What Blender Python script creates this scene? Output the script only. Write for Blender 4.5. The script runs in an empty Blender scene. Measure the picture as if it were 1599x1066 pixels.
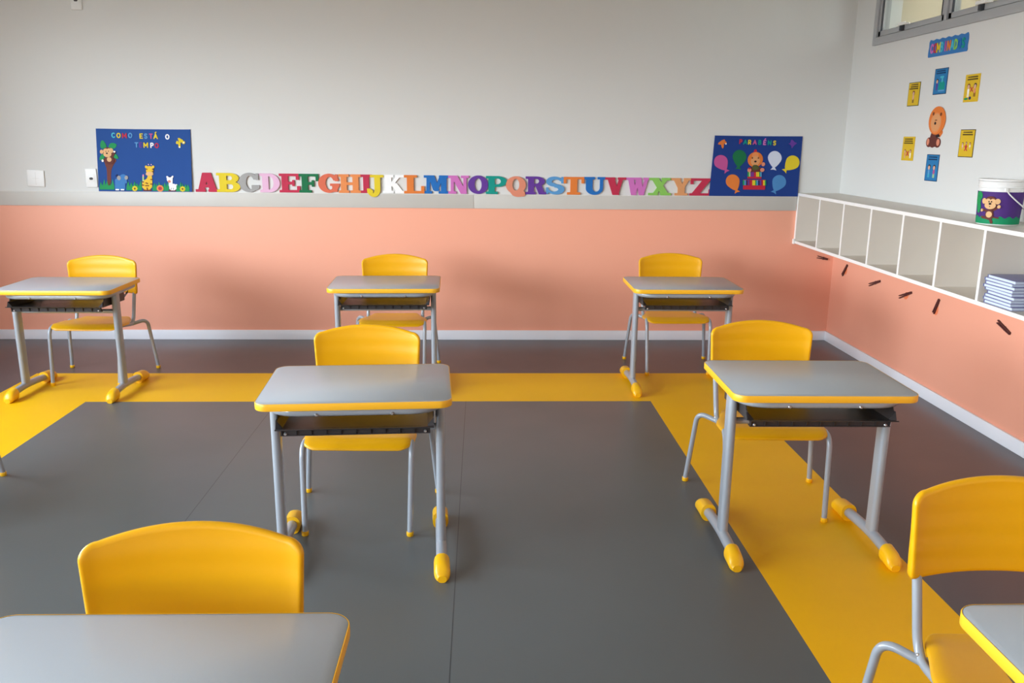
import bpy, bmesh, math, random
import numpy as np
from mathutils import Vector, Matrix

random.seed(7)
C = bpy.context.scene.collection
PI = math.pi
scene = bpy.context.scene

# ------------------------------------------------------------------ camera
F_PX, PITCH, ROLL, YAW, CAM_Y, CAM_Z = 1332.34, -0.2345, 0.0100, 0.0374, -5.8372, 1.3809
cam_data = bpy.data.cameras.new('camera')
cam = bpy.data.objects.new('camera', cam_data)
C.objects.link(cam)
cam_data.sensor_width = 36.0
cam_data.lens = F_PX / 1599.0 * 36.0
cam_data.clip_start = 0.05
fw = Vector((math.sin(YAW) * math.cos(PITCH), math.cos(YAW) * math.cos(PITCH), math.sin(PITCH)))
r0 = Vector((math.cos(YAW), -math.sin(YAW), 0))
u0 = r0.cross(fw)
rr = r0 * math.cos(ROLL) + u0 * math.sin(ROLL)
uu = -r0 * math.sin(ROLL) + u0 * math.cos(ROLL)
M = Matrix((rr, uu, -fw)).transposed().to_4x4()
M.translation = Vector((0, CAM_Y, CAM_Z))
cam.matrix_world = M
scene.camera = cam

# ------------------------------------------------------------------ view, world, daylight
scene.view_settings.view_transform = 'Standard'
scene.view_settings.look = 'None'
scene.view_settings.gamma = 1.0
scene.view_settings.use_curve_mapping = False
scene.view_settings.exposure = 1.66

world = bpy.data.worlds.new('daylight')
scene.world = world
world.use_nodes = True
_n = world.node_tree.nodes; _l = world.node_tree.links
_g = _n.new('ShaderNodeTexCoord'); _s = _n.new('ShaderNodeSeparateXYZ'); _r = _n.new('ShaderNodeValToRGB')
_l.new(_g.outputs['Generated'], _s.inputs[0])
_m = _n.new('ShaderNodeMapRange'); _m.inputs[1].default_value = -1; _m.inputs[2].default_value = 1
_l.new(_s.outputs['Z'], _m.inputs[0]); _l.new(_m.outputs[0], _r.inputs[0]); _l.new(_r.outputs[0], _n['Background'].inputs[0])
e = _r.color_ramp.elements
e[0].position = 0.47; e[0].color = (0.14, 0.15, 0.15, 1)          # ground outside
e[1].position = 0.53; e[1].color = (0.96, 1.05, 1.12, 1)          # overcast sky
e2 = _r.color_ramp.elements.new(0.66); e2.color = (0.52, 0.62, 0.72, 1)
e3 = _r.color_ramp.elements.new(1.0); e3.color = (0.40, 0.50, 0.62, 1)
_n['Background'].inputs[1].default_value = 9.0

XL, XR, YB, ZC = -3.75, 2.4528, -8.6, 2.95      # left wall, right wall, wall behind camera, ceiling
WIN_Y = [(-8.2, -6.3), (-6.05, -4.15), (-3.9, -1.68)]
WZ0, WZ1 = 0.80, 2.25

def area(name, loc, rot, sx, sy, power, col, portal=False):
    l = bpy.data.lights.new(name, 'AREA')
    l.shape = 'RECTANGLE'; l.size = sx; l.size_y = sy
    l.energy = power; l.color = col
    l.cycles.is_portal = portal
    o = bpy.data.objects.new(name, l); C.objects.link(o)
    o.location = loc; o.rotation_euler = rot
    return o
for (a, b) in WIN_Y:
    area('window_portal', (XL - 0.12, (a + b) / 2, (WZ0 + WZ1) / 2), (0, -PI / 2, 0), WZ1 - WZ0, b - a, 10, (1, 1, 1), True)
FRONT_WIN = []
for (a, b) in FRONT_WIN:
    area('window_portal', ((a + b) / 2, YB - 0.12, 1.6), (PI / 2, 0, 0), b - a, 1.4, 10, (1, 1, 1), True)
area('corridor_fill', (XR + .35, -1.8, 1.0), (0, -PI / 2, 0), 1.4, 5.0, 4.5, (1.0, 0.95, 0.85))  # added lamp, out of view below the window, brightens the corridor walls

# ------------------------------------------------------------------ helpers
def lin(c):
    c = c / 255.0
    return c / 12.92 if c <= 0.04045 else ((c + 0.055) / 1.055) ** 2.4
def rgb(r, g, b): return (lin(r), lin(g), lin(b), 1)

MATS = {}
def mat(name, col, rough=0.6, metal=0.0, spec=0.5, noise=0.0, nscale=20, bump=0.0, bscale=200, coat=0.0):
    if name in MATS: return MATS[name]
    m = bpy.data.materials.new(name); m.use_nodes = True
    nt = m.node_tree; N = nt.nodes; Lk = nt.links
    p = N['Principled BSDF']
    p.inputs['Base Color'].default_value = col
    p.inputs['Roughness'].default_value = rough
    p.inputs['Metallic'].default_value = metal
    p.inputs['Specular IOR Level'].default_value = spec
    p.inputs['Coat Weight'].default_value = coat
    tc = N.new('ShaderNodeTexCoord')
    if noise > 0:
        n = N.new('ShaderNodeTexNoise'); n.inputs['Scale'].default_value = nscale; n.inputs['Detail'].default_value = 4
        Lk.new(tc.outputs['Object'], n.inputs['Vector'])
        mx = N.new('ShaderNodeMix'); mx.data_type = 'RGBA'
        mx.inputs[6].default_value = tuple(c * (1 - noise) for c in col[:3]) + (1,)
        mx.inputs[7].default_value = tuple(min(1, c * (1 + noise)) for c in col[:3]) + (1,)
        Lk.new(n.outputs['Fac'], mx.inputs[0]); Lk.new(mx.outputs[2], p.inputs['Base Color'])
    if bump > 0:
        n = N.new('ShaderNodeTexNoise'); n.inputs['Scale'].default_value = bscale; n.inputs['Detail'].default_value = 3
        Lk.new(tc.outputs['Object'], n.inputs['Vector'])
        b = N.new('ShaderNodeBump'); b.inputs['Strength'].default_value = bump; b.inputs['Distance'].default_value = 0.002
        Lk.new(n.outputs['Fac'], b.inputs['Height']); Lk.new(b.outputs[0], p.inputs['Normal'])
    MATS[name] = m
    return m

def build(name, bm, mats, parent=None, smooth=True, ang=35):
    me = bpy.data.meshes.new(name)
    bmesh.ops.recalc_face_normals(bm, faces=bm.faces[:])
    bm.to_mesh(me); bm.free()
    if not isinstance(mats, (list, tuple)): mats = [mats]
    for m in mats: me.materials.append(m)
    if smooth:
        me.shade_smooth()
        me.set_sharp_from_angle(angle=math.radians(ang))
    o = bpy.data.objects.new(name, me); C.objects.link(o)
    if parent: o.parent = parent
    return o

def struct(o): o['kind'] = 'structure'; return o
def tag(o, label, cat, group=None):
    o['label'] = label; o['category'] = cat
    if group: o['group'] = group
    return o
def empty(name, loc, rz=0):
    o = bpy.data.objects.new(name, None); C.objects.link(o)
    o.empty_display_size = 0.1
    o.location = loc; o.rotation_euler = (0, 0, rz); return o
def copy_tree(o, parent=None):
    c = o.copy(); C.objects.link(c)
    if parent: c.parent = parent
    for ch in [x for x in bpy.data.objects if x.parent == o]: copy_tree(ch, c)
    return c

def box(bm, x0, x1, y0, y1, z0, z1, mi=0, bev=0.0):
    v = [bm.verts.new((x, y, z)) for z in (z0, z1) for y in (y0, y1) for x in (x0, x1)]
    fs = [bm.faces.new([v[i] for i in q]) for q in ((0, 2, 3, 1), (4, 5, 7, 6), (0, 1, 5, 4), (2, 6, 7, 3), (0, 4, 6, 2), (1, 3, 7, 5))]
    for f in fs: f.material_index = mi
    if bev > 0:
        es = list({e for f in fs for e in f.edges})
        r = bmesh.ops.bevel(bm, geom=es, offset=bev, segments=2, affect='EDGES', profile=0.6)
        for f in r['faces']: f.material_index = mi
def quad(bm, pts, mi=0):
    f = bm.faces.new([bm.verts.new(p) for p in pts]); f.material_index = mi; return f
def loops(bm, rings, close=True, cap0=True, cap1=True, mi=0):
    R = [[bm.verts.new(p) for p in r] for r in rings]
    n = len(R[0])
    for a, b in zip(R[:-1], R[1:]):
        for i in range(n if close else n - 1):
            j = (i + 1) % n
            bm.faces.new((a[i], a[j], b[j], b[i])).material_index = mi
    if cap0: bm.faces.new(R[0][::-1]).material_index = mi
    if cap1: bm.faces.new(R[-1]).material_index = mi
def fillet(pts, rads, n=8):
    pts = [Vector(p) for p in pts]; out = [pts[0]]
    for i in range(1, len(pts) - 1):
        r = rads[i - 1] if isinstance(rads, (list, tuple)) else rads
        a = (pts[i - 1] - pts[i]).normalized(); b = (pts[i + 1] - pts[i]).normalized()
        ang = a.angle(b); d = min(r / math.tan(ang / 2), (pts[i - 1] - pts[i]).length * .49, (pts[i + 1] - pts[i]).length * .49)
        p0 = pts[i] + a * d; p1 = pts[i] + b * d
        for k in range(n + 1):
            t = k / n; out.append(p0 * (1 - t) ** 2 + pts[i] * 2 * t * (1 - t) + p1 * t * t)
    out.append(pts[-1]); return out
def tube(bm, pts, r, seg=14, mi=0):
    pts = [Vector(p) for p in pts]; rings = []
    d = (pts[1] - pts[0]).normalized()
    up = Vector((0, 0, 1)) if abs(d.z) < .9 else Vector((0, 1, 0))
    s = d.cross(up).normalized()
    for i, p in enumerate(pts):
        d = (pts[min(i + 1, len(pts) - 1)] - pts[max(i - 1, 0)]).normalized()
        s = (s - d * s.dot(d)).normalized(); t = d.cross(s)
        rings.append([p + (s * math.cos(k * 2 * PI / seg) + t * math.sin(k * 2 * PI / seg)) * r for k in range(seg)])
    loops(bm, rings, mi=mi)
def rrect(hx, hy, r, n=8, cx=0, cy=0):
    out = []
    for (sx, sy, a0) in ((1, 1, 0), (-1, 1, PI / 2), (-1, -1, PI), (1, -1, 1.5 * PI)):
        for k in range(n + 1):
            a = a0 + k / n * PI / 2
            out.append((cx + sx * (hx - r) + r * math.cos(a), cy + sy * (hy - r) + r * math.sin(a)))
    return out
def lathe(bm, prof, cx=0, cy=0, seg=40, mi=0):
    rings = [[(cx + r * math.cos(k * 2 * PI / seg), cy + r * math.sin(k * 2 * PI / seg), z) for k in range(seg)] for r, z in prof]
    loops(bm, rings, mi=mi)
def sheet(outline, thick, edge, deform, rings=(.94, .84, .72, .58, .44, .3, .15)):
    """a padded plate: outline in 2D, rounded edge, deform(a, b, t) -> xyz, t through the thickness"""
    bm = bmesh.new()
    ha = max(abs(p[0]) for p in outline); hb = max(abs(p[1]) for p in outline)
    def ring(ins, t, s=1.0):
        return [deform(a * (1 - ins / ha) * s, b * (1 - ins / hb) * s, t) for a, b in outline]
    prof = [(edge * (1 - math.cos(k / 5 * PI / 2)), thick / 2 * math.sin(k / 5 * PI / 2)) for k in range(6)][::-1]
    prof = [(edge - (edge - i) , t) for i, t in prof]
    top = [ring(edge, thick / 2, s) for s in rings[::-1]]
    seq = top + [ring(i, t) for i, t in prof]
    bot = [ring(i, -t) for i, t in prof[::-1][1:]] + [ring(edge, -thick / 2, s) for s in rings]
    loops(bm, seq + bot)
    return bm

# flat cut-out shapes in 2D: u to the right, v up, w out of the wall -----------------------
def ell(cx, cy, rx, ry=None, rot=0, n=28):
    ry = ry or rx; c, s = math.cos(rot), math.sin(rot)
    return [(cx + c * rx * math.cos(a) - s * ry * math.sin(a), cy + s * rx * math.cos(a) + c * ry * math.sin(a)) for a in [k * 2 * PI / n for k in range(n)]]
def caps(x0, y0, x1, y1, t, n=8):
    a = math.atan2(y1 - y0, x1 - x0); out = []
    for k in range(n + 1):
        b = a + PI / 2 + PI * k / n; out.append((x0 + t * math.cos(b), y0 + t * math.sin(b)))
    for k in range(n + 1):
        b = a - PI / 2 + PI * k / n; out.append((x1 + t * math.cos(b), y1 + t * math.sin(b)))
    return out
def smooth_poly(pts, it=2):
    for _ in range(it):
        q = []
        for i in range(len(pts)):
            a, b = pts[i], pts[(i + 1) % len(pts)]
            q += [(a[0] * .75 + b[0] * .25, a[1] * .75 + b[1] * .25), (a[0] * .25 + b[0] * .75, a[1] * .25 + b[1] * .75)]
        pts = q
    return pts
def prism(bm, pts, w0, w1, to3, mi=0):
    ar = sum(pts[i][0] * pts[(i + 1) % len(pts)][1] - pts[(i + 1) % len(pts)][0] * pts[i][1] for i in range(len(pts)))
    if ar < 0: pts = pts[::-1]
    a = [bm.verts.new(to3(x, y, w0)) for x, y in pts]; b = [bm.verts.new(to3(x, y, w1)) for x, y in pts]
    bm.faces.new(a[::-1]).material_index = mi; bm.faces.new(b).material_index = mi
    n = len(pts)
    for i in range(n):
        j = (i + 1) % n; bm.faces.new((a[i], a[j], b[j], b[i])).material_index = mi
def art(name, shapes, to3, parent, w=0.0, step=0.0006, t=0.0016):
    """shapes: list of (outline, colour name); each lies on top of the one before"""
    names = []
    for _, c in shapes:
        if c not in names: names.append(c)
    bm = bmesh.new()
    for i, (pts, c) in enumerate(shapes):
        prism(bm, pts, w, w + t + i * step, to3, names.index(c))
    return build(name, bm, [FOAM[c] for c in names], parent, smooth=False)

def march(fn, x0, x1, y0, y1, nx, ny):
    """inside of fn < 0 as 2D faces plus its border edges"""
    xs = np.linspace(x0, x1, nx); ys = np.linspace(y0, y1, ny)
    X, Y = np.meshgrid(xs, ys, indexing='ij'); D = fn(X, Y)
    verts = []; idx = {}; faces = []; border = []
    def vid(key, p):
        if key not in idx: idx[key] = len(verts); verts.append(p)
        return idx[key]
    for i in range(nx - 1):
        for j in range(ny - 1):
            cs = [(i, j), (i + 1, j), (i + 1, j + 1), (i, j + 1)]
            d = [D[c] for c in cs]
            if min(d) >= 0: continue
            if max(d) < 0:
                faces.append([vid(c, (xs[c[0]], ys[c[1]])) for c in cs]); continue
            poly = []; cut = []
            for k in range(4):
                a, b = cs[k], cs[(k + 1) % 4]; da, db = d[k], d[(k + 1) % 4]
                if da < 0: poly.append(vid(a, (xs[a[0]], ys[a[1]])))
                if (da < 0) != (db < 0):
                    t = min(max(da / (da - db), .02), .98); key = (min(a, b), max(a, b))
                    if key[0] != a: pass
                    p = (xs[a[0]] + (xs[b[0]] - xs[a[0]]) * t, ys[a[1]] + (ys[b[1]] - ys[a[1]]) * t)
                    q = vid(key, p); poly.append(q); cut.append((q, da < 0))
            if len(poly) >= 3:
                faces.append(poly)
                # border edges: from an 'out' crossing to the following 'in' crossing
                n = len(cut)
                for k in range(n):
                    if cut[k][1]: border.append((cut[k][0], cut[(k + 1) % n][0]))
    return verts, faces, border
def extrude_march(fn, ext, n, w0, w1, to3):
    x0, x1, y0, y1 = ext
    V, Fc, B = march(fn, x0, x1, y0, y1, n[0], n[1])
    bm = bmesh.new()
    a = [bm.verts.new(to3(x, y, w1)) for x, y in V]; b = [bm.verts.new(to3(x, y, w0)) for x, y in V]
    for f in Fc:
        try:
            bm.faces.new([a[i] for i in f]); bm.faces.new([b[i] for i in f][::-1])
        except ValueError: pass
    for p, q in B:
        try: bm.faces.new((a[q], a[p], b[p], b[q]))
        except ValueError: pass
    return bm

# ------------------------------------------------------------------ materials
M_cream = mat('cream_paint', rgb(214, 214, 211), .75, bump=.12, bscale=90)
M_salmon = mat('salmon_paint', rgb(243, 170, 142), .5, bump=.10, bscale=90)
M_ceiling = mat('ceiling_white', rgb(225, 224, 220), .8)
M_skirt = mat('skirting_white', rgb(244, 245, 250), .35)
M_railm = mat('rail_laminate', rgb(196, 193, 186), .45, noise=.04, nscale=6)
M_railtop = mat('rail_top', rgb(214, 212, 206), .45)
M_white = mat('white_edge', rgb(238, 236, 232), .4)
M_melamine = mat('melamine', rgb(222, 214, 203), .42, noise=.02, nscale=10)
M_alu = mat('aluminium_frame', rgb(168, 170, 172), .42, metal=.1)
M_rubber = mat('dark_gasket', rgb(50, 52, 60), .5)
M_laminate = mat('desk_laminate', rgb(168, 173, 178), .30, spec=.6, bump=.05, bscale=400)
M_yedge = mat('yellow_edge', rgb(248, 184, 40), .38)
M_yplast = mat('yellow_cap', rgb(250, 190, 20), .32)
M_steel = mat('grey_painted_steel', rgb(162, 168, 175), .3, metal=.08, coat=.3)
M_tray = mat('charcoal_plastic', rgb(58, 54, 54), .34, spec=.4)
M_screw = mat('zinc_screw', rgb(215, 215, 215), .25, metal=.8)
M_plate = mat('switch_plate', rgb(224, 223, 220), .4)
M_dark = mat('dark_hole', rgb(60, 58, 58), .6)
M_peg = mat('dark_stained_wood', rgb(78, 34, 34), .5, noise=.2, nscale=60)
M_spring = mat('spring_steel', rgb(90, 70, 66), .35, metal=.7)
M_glue = mat('orange_paper', rgb(240, 130, 84), .7)
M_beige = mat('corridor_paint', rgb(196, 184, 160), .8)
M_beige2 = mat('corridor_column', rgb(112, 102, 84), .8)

def yellow_seat():
    m = mat('yellow_plastic', rgb(234, 170, 4), .36, spec=.45)
    nt = m.node_tree; N = nt.nodes; Lk = nt.links; p = N['Principled BSDF']
    tc = [n for n in N if n.type == 'TEX_COORD'][0]
    sp = N.new('ShaderNodeSeparateXYZ'); Lk.new(tc.outputs['Object'], sp.inputs[0])
    mu = N.new('ShaderNodeMath'); mu.operation = 'MULTIPLY'; mu.inputs[1].default_value = 2 * PI / 0.052
    Lk.new(sp.outputs['Z'], mu.inputs[0])
    sn = N.new('ShaderNodeMath'); sn.operation = 'SINE'; Lk.new(mu.outputs[0], sn.inputs[0])
    nz = N.new('ShaderNodeTexNoise'); nz.inputs['Scale'].default_value = 160
    Lk.new(tc.outputs['Object'], nz.inputs['Vector'])
    m2 = N.new('ShaderNodeMath'); m2.operation = 'MULTIPLY_ADD'; m2.inputs[1].default_value = .12
    Lk.new(nz.outputs['Fac'], m2.inputs[0]); Lk.new(sn.outputs[0], m2.inputs[2])
    b = N.new('ShaderNodeBump'); b.inputs['Strength'].default_value = .35; b.inputs['Distance'].default_value = .0012
    Lk.new(m2.outputs[0], b.inputs['Height']); Lk.new(b.outputs[0], p.inputs['Normal'])
    return m
M_yellow = yellow_seat()

def floor_mat(name, col, rough, seams=None, spec=.5):
    m = mat(name, col, rough, spec=spec, noise=.07, nscale=2.2)
    nt = m.node_tree; N = nt.nodes; Lk = nt.links; p = N['Principled BSDF']
    tc = [n for n in N if n.type == 'TEX_COORD'][0]
    n2 = N.new('ShaderNodeTexNoise'); n2.inputs['Scale'].default_value = 120; n2.inputs['Detail'].default_value = 3
    Lk.new(tc.outputs['Object'], n2.inputs['Vector'])
    b = N.new('ShaderNodeBump'); b.inputs['Strength'].default_value = .15; b.inputs['Distance'].default_value = .001
    Lk.new(n2.outputs['Fac'], b.inputs['Height']); Lk.new(b.outputs[0], p.inputs['Normal'])
    n3 = N.new('ShaderNodeTexNoise'); n3.inputs['Scale'].default_value = 3; n3.inputs['Detail'].default_value = 5
    Lk.new(tc.outputs['Object'], n3.inputs['Vector'])
    mr = N.new('ShaderNodeMapRange'); mr.inputs[3].default_value = rough - .04; mr.inputs[4].default_value = rough + .06
    Lk.new(n3.outputs['Fac'], mr.inputs[0]); Lk.new(mr.outputs[0], p.inputs['Roughness'])
    if seams:
        base = p.inputs['Base Color'].links[0].from_socket
        sp = N.new('ShaderNodeSeparateXYZ'); Lk.new(tc.outputs['Object'], sp.inputs[0])
        for x in seams:
            a = N.new('ShaderNodeMath'); a.operation = 'SUBTRACT'; a.inputs[1].default_value = x; Lk.new(sp.outputs['X'], a.inputs[0])
            c = N.new('ShaderNodeMath'); c.operation = 'ABSOLUTE'; Lk.new(a.outputs[0], c.inputs[0])
            d = N.new('ShaderNodeMath'); d.operation = 'LESS_THAN'; d.inputs[1].default_value = .0016; Lk.new(c.outputs[0], d.inputs[0])
            mx = N.new('ShaderNodeMix'); mx.data_type = 'RGBA'
            Lk.new(d.outputs[0], mx.inputs[0]); Lk.new(base, mx.inputs[6]); mx.inputs[7].default_value = rgb(60, 60, 62)
            base = mx.outputs[2]
        Lk.new(base, p.inputs['Base Color'])
    return m
M_fgrey = floor_mat('grey_vinyl', rgb(94, 98, 98), .34, (-1.085, -0.081, -3.1))
M_fouter = floor_mat('outer_grey_vinyl', rgb(84, 80, 83), .32)
M_fyel = floor_mat('yellow_vinyl', rgb(246, 186, 0), .45, spec=.3)

FC = dict(crimson=(206, 52, 84), yellow=(243, 216, 48), grey=(176, 174, 172), palepink=(244, 196, 226), green=(22, 120, 74),
          coral=(234, 118, 88), lightorange=(248, 152, 88), white=(240, 238, 236), orange=(244, 136, 60), blue=(36, 118, 200),
          orchid=(222, 124, 202), purple=(108, 62, 162), teal=(8, 160, 146), peach=(240, 152, 122), skyblue=(100, 166, 222),
          lime=(150, 214, 100), tan=(238, 168, 112), board=(26, 80, 158), boardblue=(24, 62, 142), leaf=(34, 160, 92), bark=(122, 66, 58),
          monkey=(112, 56, 48), cream=(246, 196, 140), black=(40, 30, 34), navy=(28, 50, 110), elephant=(70, 136, 204), giraffe=(250, 206, 60),
          spot=(130, 72, 40), pink=(240, 150, 200), maneorange=(242, 132, 56), red=(206, 40, 64), magenta=(206, 90, 158), balloonblue=(82, 146, 206),
          sign=(60, 130, 200), cardyellow=(236, 196, 44), cardblue=(44, 130, 190), ink=(96, 80, 40), inkblue=(24, 66, 110), cyan=(80, 196, 220),
          skin=(236, 186, 160), bucketpurple=(84, 48, 130), bucketgreen=(20, 150, 100), palegreen=(190, 224, 150), moss=(92, 96, 50), brownedge=(96, 66, 60))
FOAM = {k: mat('foam_' + k, tuple(c * .80 for c in rgb(*v)[:3]) + (1,), .7, spec=.3) for k, v in FC.items()}

FOAM['white'] = mat('foam_bright_white', rgb(243, 243, 242), .7)
# ------------------------------------------------------------------ room shell
PAINT_Z = 0.955
def wall_panel(bm, to3, u0, u1, v0, v1, holes=()):
    """wall plane cut around rectangular holes; split in two paints at PAINT_Z"""
    us = sorted({u0, u1, *[h[0] for h in holes], *[h[1] for h in holes]})
    vs = sorted({v0, v1, PAINT_Z, *[h[2] for h in holes], *[h[3] for h in holes]})
    for a, b in zip(us[:-1], us[1:]):
        for c, d in zip(vs[:-1], vs[1:]):
            mu, mv = (a + b) / 2, (c + d) / 2
            if any(h[0] < mu < h[1] and h[2] < mv < h[3] for h in holes): continue
            quad(bm, [to3(a, c), to3(b, c), to3(b, d), to3(a, d)], 1 if mv < PAINT_Z else 0)
def solid_wall(name, axis, pos, thick, u0, u1, holes=()):
    bm = bmesh.new()
    f = (lambda p: (lambda u, v: (u, p, v))) if axis == 'y' else (lambda p: (lambda u, v: (p, u, v)))
    wall_panel(bm, f(pos), u0, u1, 0, ZC, holes)
    wall_panel(bm, f(pos + thick), u0, u1, 0, ZC, holes)
    for h in list(holes) + [(u0, u1, 0, ZC)]:
        a, b = f(pos), f(pos + thick)
        for (p, q) in (((h[0], h[2]), (h[1], h[2])), ((h[1], h[2]), (h[1], h[3])), ((h[1], h[3]), (h[0], h[3])), ((h[0], h[3]), (h[0], h[2]))):
            quad(bm, [a(*p), a(*q), b(*q), b(*p)], 0)
    bmesh.ops.remove_doubles(bm, verts=bm.verts[:], dist=1e-5)
    return struct(build(name, bm, [M_cream, M_salmon], smooth=False))
WR = (-3.35, -0.313, 1.958, 2.80)            # window opening in the right wall
solid_wall('wall_back', 'y', 0.0, 0.15, XL - .15, XR + .15)
solid_wall('wall_right', 'x', XR, 0.15, YB, 0.0, [WR])
solid_wall('wall_left', 'x', XL, -0.15, YB, 0.0, [(a, b, WZ0, WZ1) for a, b in WIN_Y])
solid_wall('wall_front', 'y', YB, -0.15, XL - .15, XR + .15, [(a, b, .9, 2.3) for a, b in FRONT_WIN])
bm = bmesh.new(); box(bm, XL - .15, XR + .15, YB - .15, .15, ZC, ZC + .12)
struct(build('ceiling', bm, M_ceiling, smooth=False))

BX0, BX1, BL0, BL1, BY0, BY1 = 0.919, 1.4335, -2.62, -2.09, -1.445, -0.883
bm = bmesh.new()
xs = [XL - .15, BL0, BL1, BX0, BX1, XR + .15]; ys = [YB - .15, -6.6, -6.1, BY0, BY1, .15]
for i in range(5):
    for j in range(5):
        ring = (1 <= i <= 3 and 1 <= j <= 3); inner = (i == 2 and j == 2)
        mi = 0 if inner else (1 if ring else 2)
        quad(bm, [(xs[i], ys[j], 0), (xs[i + 1], ys[j], 0), (xs[i + 1], ys[j + 1], 0), (xs[i], ys[j + 1], 0)], mi)
bmesh.ops.remove_doubles(bm, verts=bm.verts[:], dist=1e-5)
fl = build('floor', bm, [M_fgrey, M_fyel, M_fouter], smooth=False); struct(fl)
bm = bmesh.new(); box(bm, XL - .15, XR + .15, YB - .15, .15, -.12, -.002)
struct(build('floor_slab', bm, M_ceiling, smooth=False))

def skirting(name, x0, x1, y0, y1):
    bm = bmesh.new(); box(bm, x0, x1, y0, y1, 0, .0674, 0, .003)
    struct(build(name, bm, M_skirt))
skirting('baseboard_back', XL, XR, -.013, 0)
skirting('baseboard_right', XR - .013, XR, YB, -.013)
skirting('baseboard_left', XL, XL + .013, YB, -.013)

# chair rail on the back wall, two lengths butted together
for i, (a, b) in enumerate(((XL, -.05), (-.0485, 2.158))):
    bm = bmesh.new(); box(bm, a, b, -.008, 0, .912, 1.003, 0, .0015); box(bm, a, b, -.0085, 0, 1.003, 1.008, 1)
    struct(build('trim_%d' % (i + 1), bm, [M_railm, M_railtop]))

# windows of the left wall, simple aluminium frames
for i, (a, b) in enumerate(WIN_Y):
    bm = bmesh.new(); x0, x1 = XL - .08, XL - .03
    for (p, q, r, s) in ((a, a + .04, WZ0, WZ1), (b - .04, b, WZ0, WZ1), (a, b, WZ0, WZ0 + .04), (a, b, WZ1 - .04, WZ1), ((a + b) / 2 - .02, (a + b) / 2 + .02, WZ0, WZ1)):
        box(bm, x0, x1, p, q, r, s)
    struct(build('window_%d' % (i + 2), bm, M_alu, smooth=False))

for i, (a, b) in enumerate(FRONT_WIN):
    bm = bmesh.new(); q0, q1_ = YB - .08, YB - .03
    for (p, q, r, t_) in ((a, a + .04, .9, 2.3), (b - .04, b, .9, 2.3), (a, b, .9, .94), (a, b, 2.26, 2.3), ((a + b) / 2 - .02, (a + b) / 2 + .02, .9, 2.3)):
        box(bm, p, q, q0, q1_, r, t_)
    struct(build('window_%d' % (i + 5), bm, M_alu, smooth=False))
# window of the right wall: frame, three tilting sashes, glass, latches
def glass_mat():
    m = bpy.data.materials.new('window_glass'); m.use_nodes = True
    nt = m.node_tree; N = nt.nodes; N.clear()
    out = N.new('ShaderNodeOutputMaterial'); mx = N.new('ShaderNodeMixShader'); t = N.new('ShaderNodeBsdfTransparent'); g = N.new('ShaderNodeBsdfGlossy')
    t.inputs[0].default_value = (.88, .90, .88, 1); g.inputs['Roughness'].default_value = .03
    lw = N.new('ShaderNodeLayerWeight'); lw.inputs[0].default_value = .5
    pw_ = N.new('ShaderNodeMath'); pw_.operation = 'POWER'; pw_.inputs[1].default_value = 4
    fr = N.new('ShaderNodeMath'); fr.operation = 'MULTIPLY_ADD'; fr.inputs[1].default_value = .45; fr.inputs[2].default_value = .03
    nt.links.new(lw.outputs['Facing'], pw_.inputs[0]); nt.links.new(pw_.outputs[0], fr.inputs[0])
    nt.links.new(fr.outputs[0], mx.inputs[0]); nt.links.new(t.outputs[0], mx.inputs[1]); nt.links.new(g.outputs[0], mx.inputs[2]); nt.links.new(mx.outputs[0], out.inputs[0])
    return m
M_glass = glass_mat()
w = empty('window_1', (XR, WR[1], WR[2])); struct(w)
y0, y1, z0, z1 = WR[0] - WR[1], 0.0, 0.0, WR[3] - WR[2]
bm = bmesh.new()
fwid = .045
for (p, q, r, s) in ((y0, y0 + fwid, z0 + fwid, z1 - fwid), (y1 - fwid, y1, z0 + fwid, z1 - fwid), (y0, y1, z0, z0 + fwid), (y0, y1, z1 - fwid, z1)):
    box(bm, -.018, .06, p, q, r, s, 0, .002)
npane = 4; pw = (y1 - y0 - 2 * fwid) / npane
pitch = .80
edges = [y1 - fwid]
while edges[-1] - pitch > y0 + .2: edges.append(edges[-1] - pitch)
edges.append(y0 + fwid)
for e in edges[1:-1]: box(bm, -.016, .055, e - .014, e + .014, z0 + fwid, z1 - fwid, 0, .002)
fr = build('window_frame', bm, M_alu, w)
for k in range(len(edges) - 1):
    b_, a_ = edges[k] - (.0 if k == 0 else .015), edges[k + 1] + (.0 if k == len(edges) - 2 else .015)
    bm = bmesh.new(); sw = .03
    for (p, q, r, s) in ((a_ + .004, a_ + .004 + sw, z0 + fwid + .004, z1 - fwid - .004), (b_ - .004 - sw, b_ - .004, z0 + fwid + .004, z1 - fwid - .004),
                         (a_ + .004, b_ - .004, z0 + fwid + .004, z0 + fwid + .004 + sw), (a_ + .004, b_ - .004, z1 - fwid - .004 - sw, z1 - fwid - .004)):
        box(bm, -.008, .03, p, q, r, s, 0, .0015)
    for p in (a_ + sw + .004, b_ - sw - .010):
        box(bm, -.010, .0, p, p + .006, z0 + fwid + sw, z1 - fwid - sw, 1)
    sash = build('sash', bm, [M_alu, M_rubber], w)
    bm = bmesh.new(); box(bm, .008, .012, a_ + sw, b_ - sw, z0 + fwid + sw, z1 - fwid - sw)
    build('glass', bm, M_glass, sash, smooth=False)
    m_ = (a_ + b_) / 2 + .06
    bm = bmesh.new()
    box(bm, -.030, -.008, m_ - .012, m_ + .012, z0 + fwid + .002, z0 + fwid + .034, 1, .003)
    box(bm, -.036, -.022, m_ - .055, m_ + .03, z0 + fwid + .030, z0 + fwid + .048, 0, .004)
    tube(bm, [(-.028, m_ - .05, z0 + fwid + .036), (-.03, m_ - .11, z0 + fwid + .030)], .005, 8, 0)
    lt = build('latch', bm, [M_white, M_rubber], sash); lt['label'] = 'white and black window latch'

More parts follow.
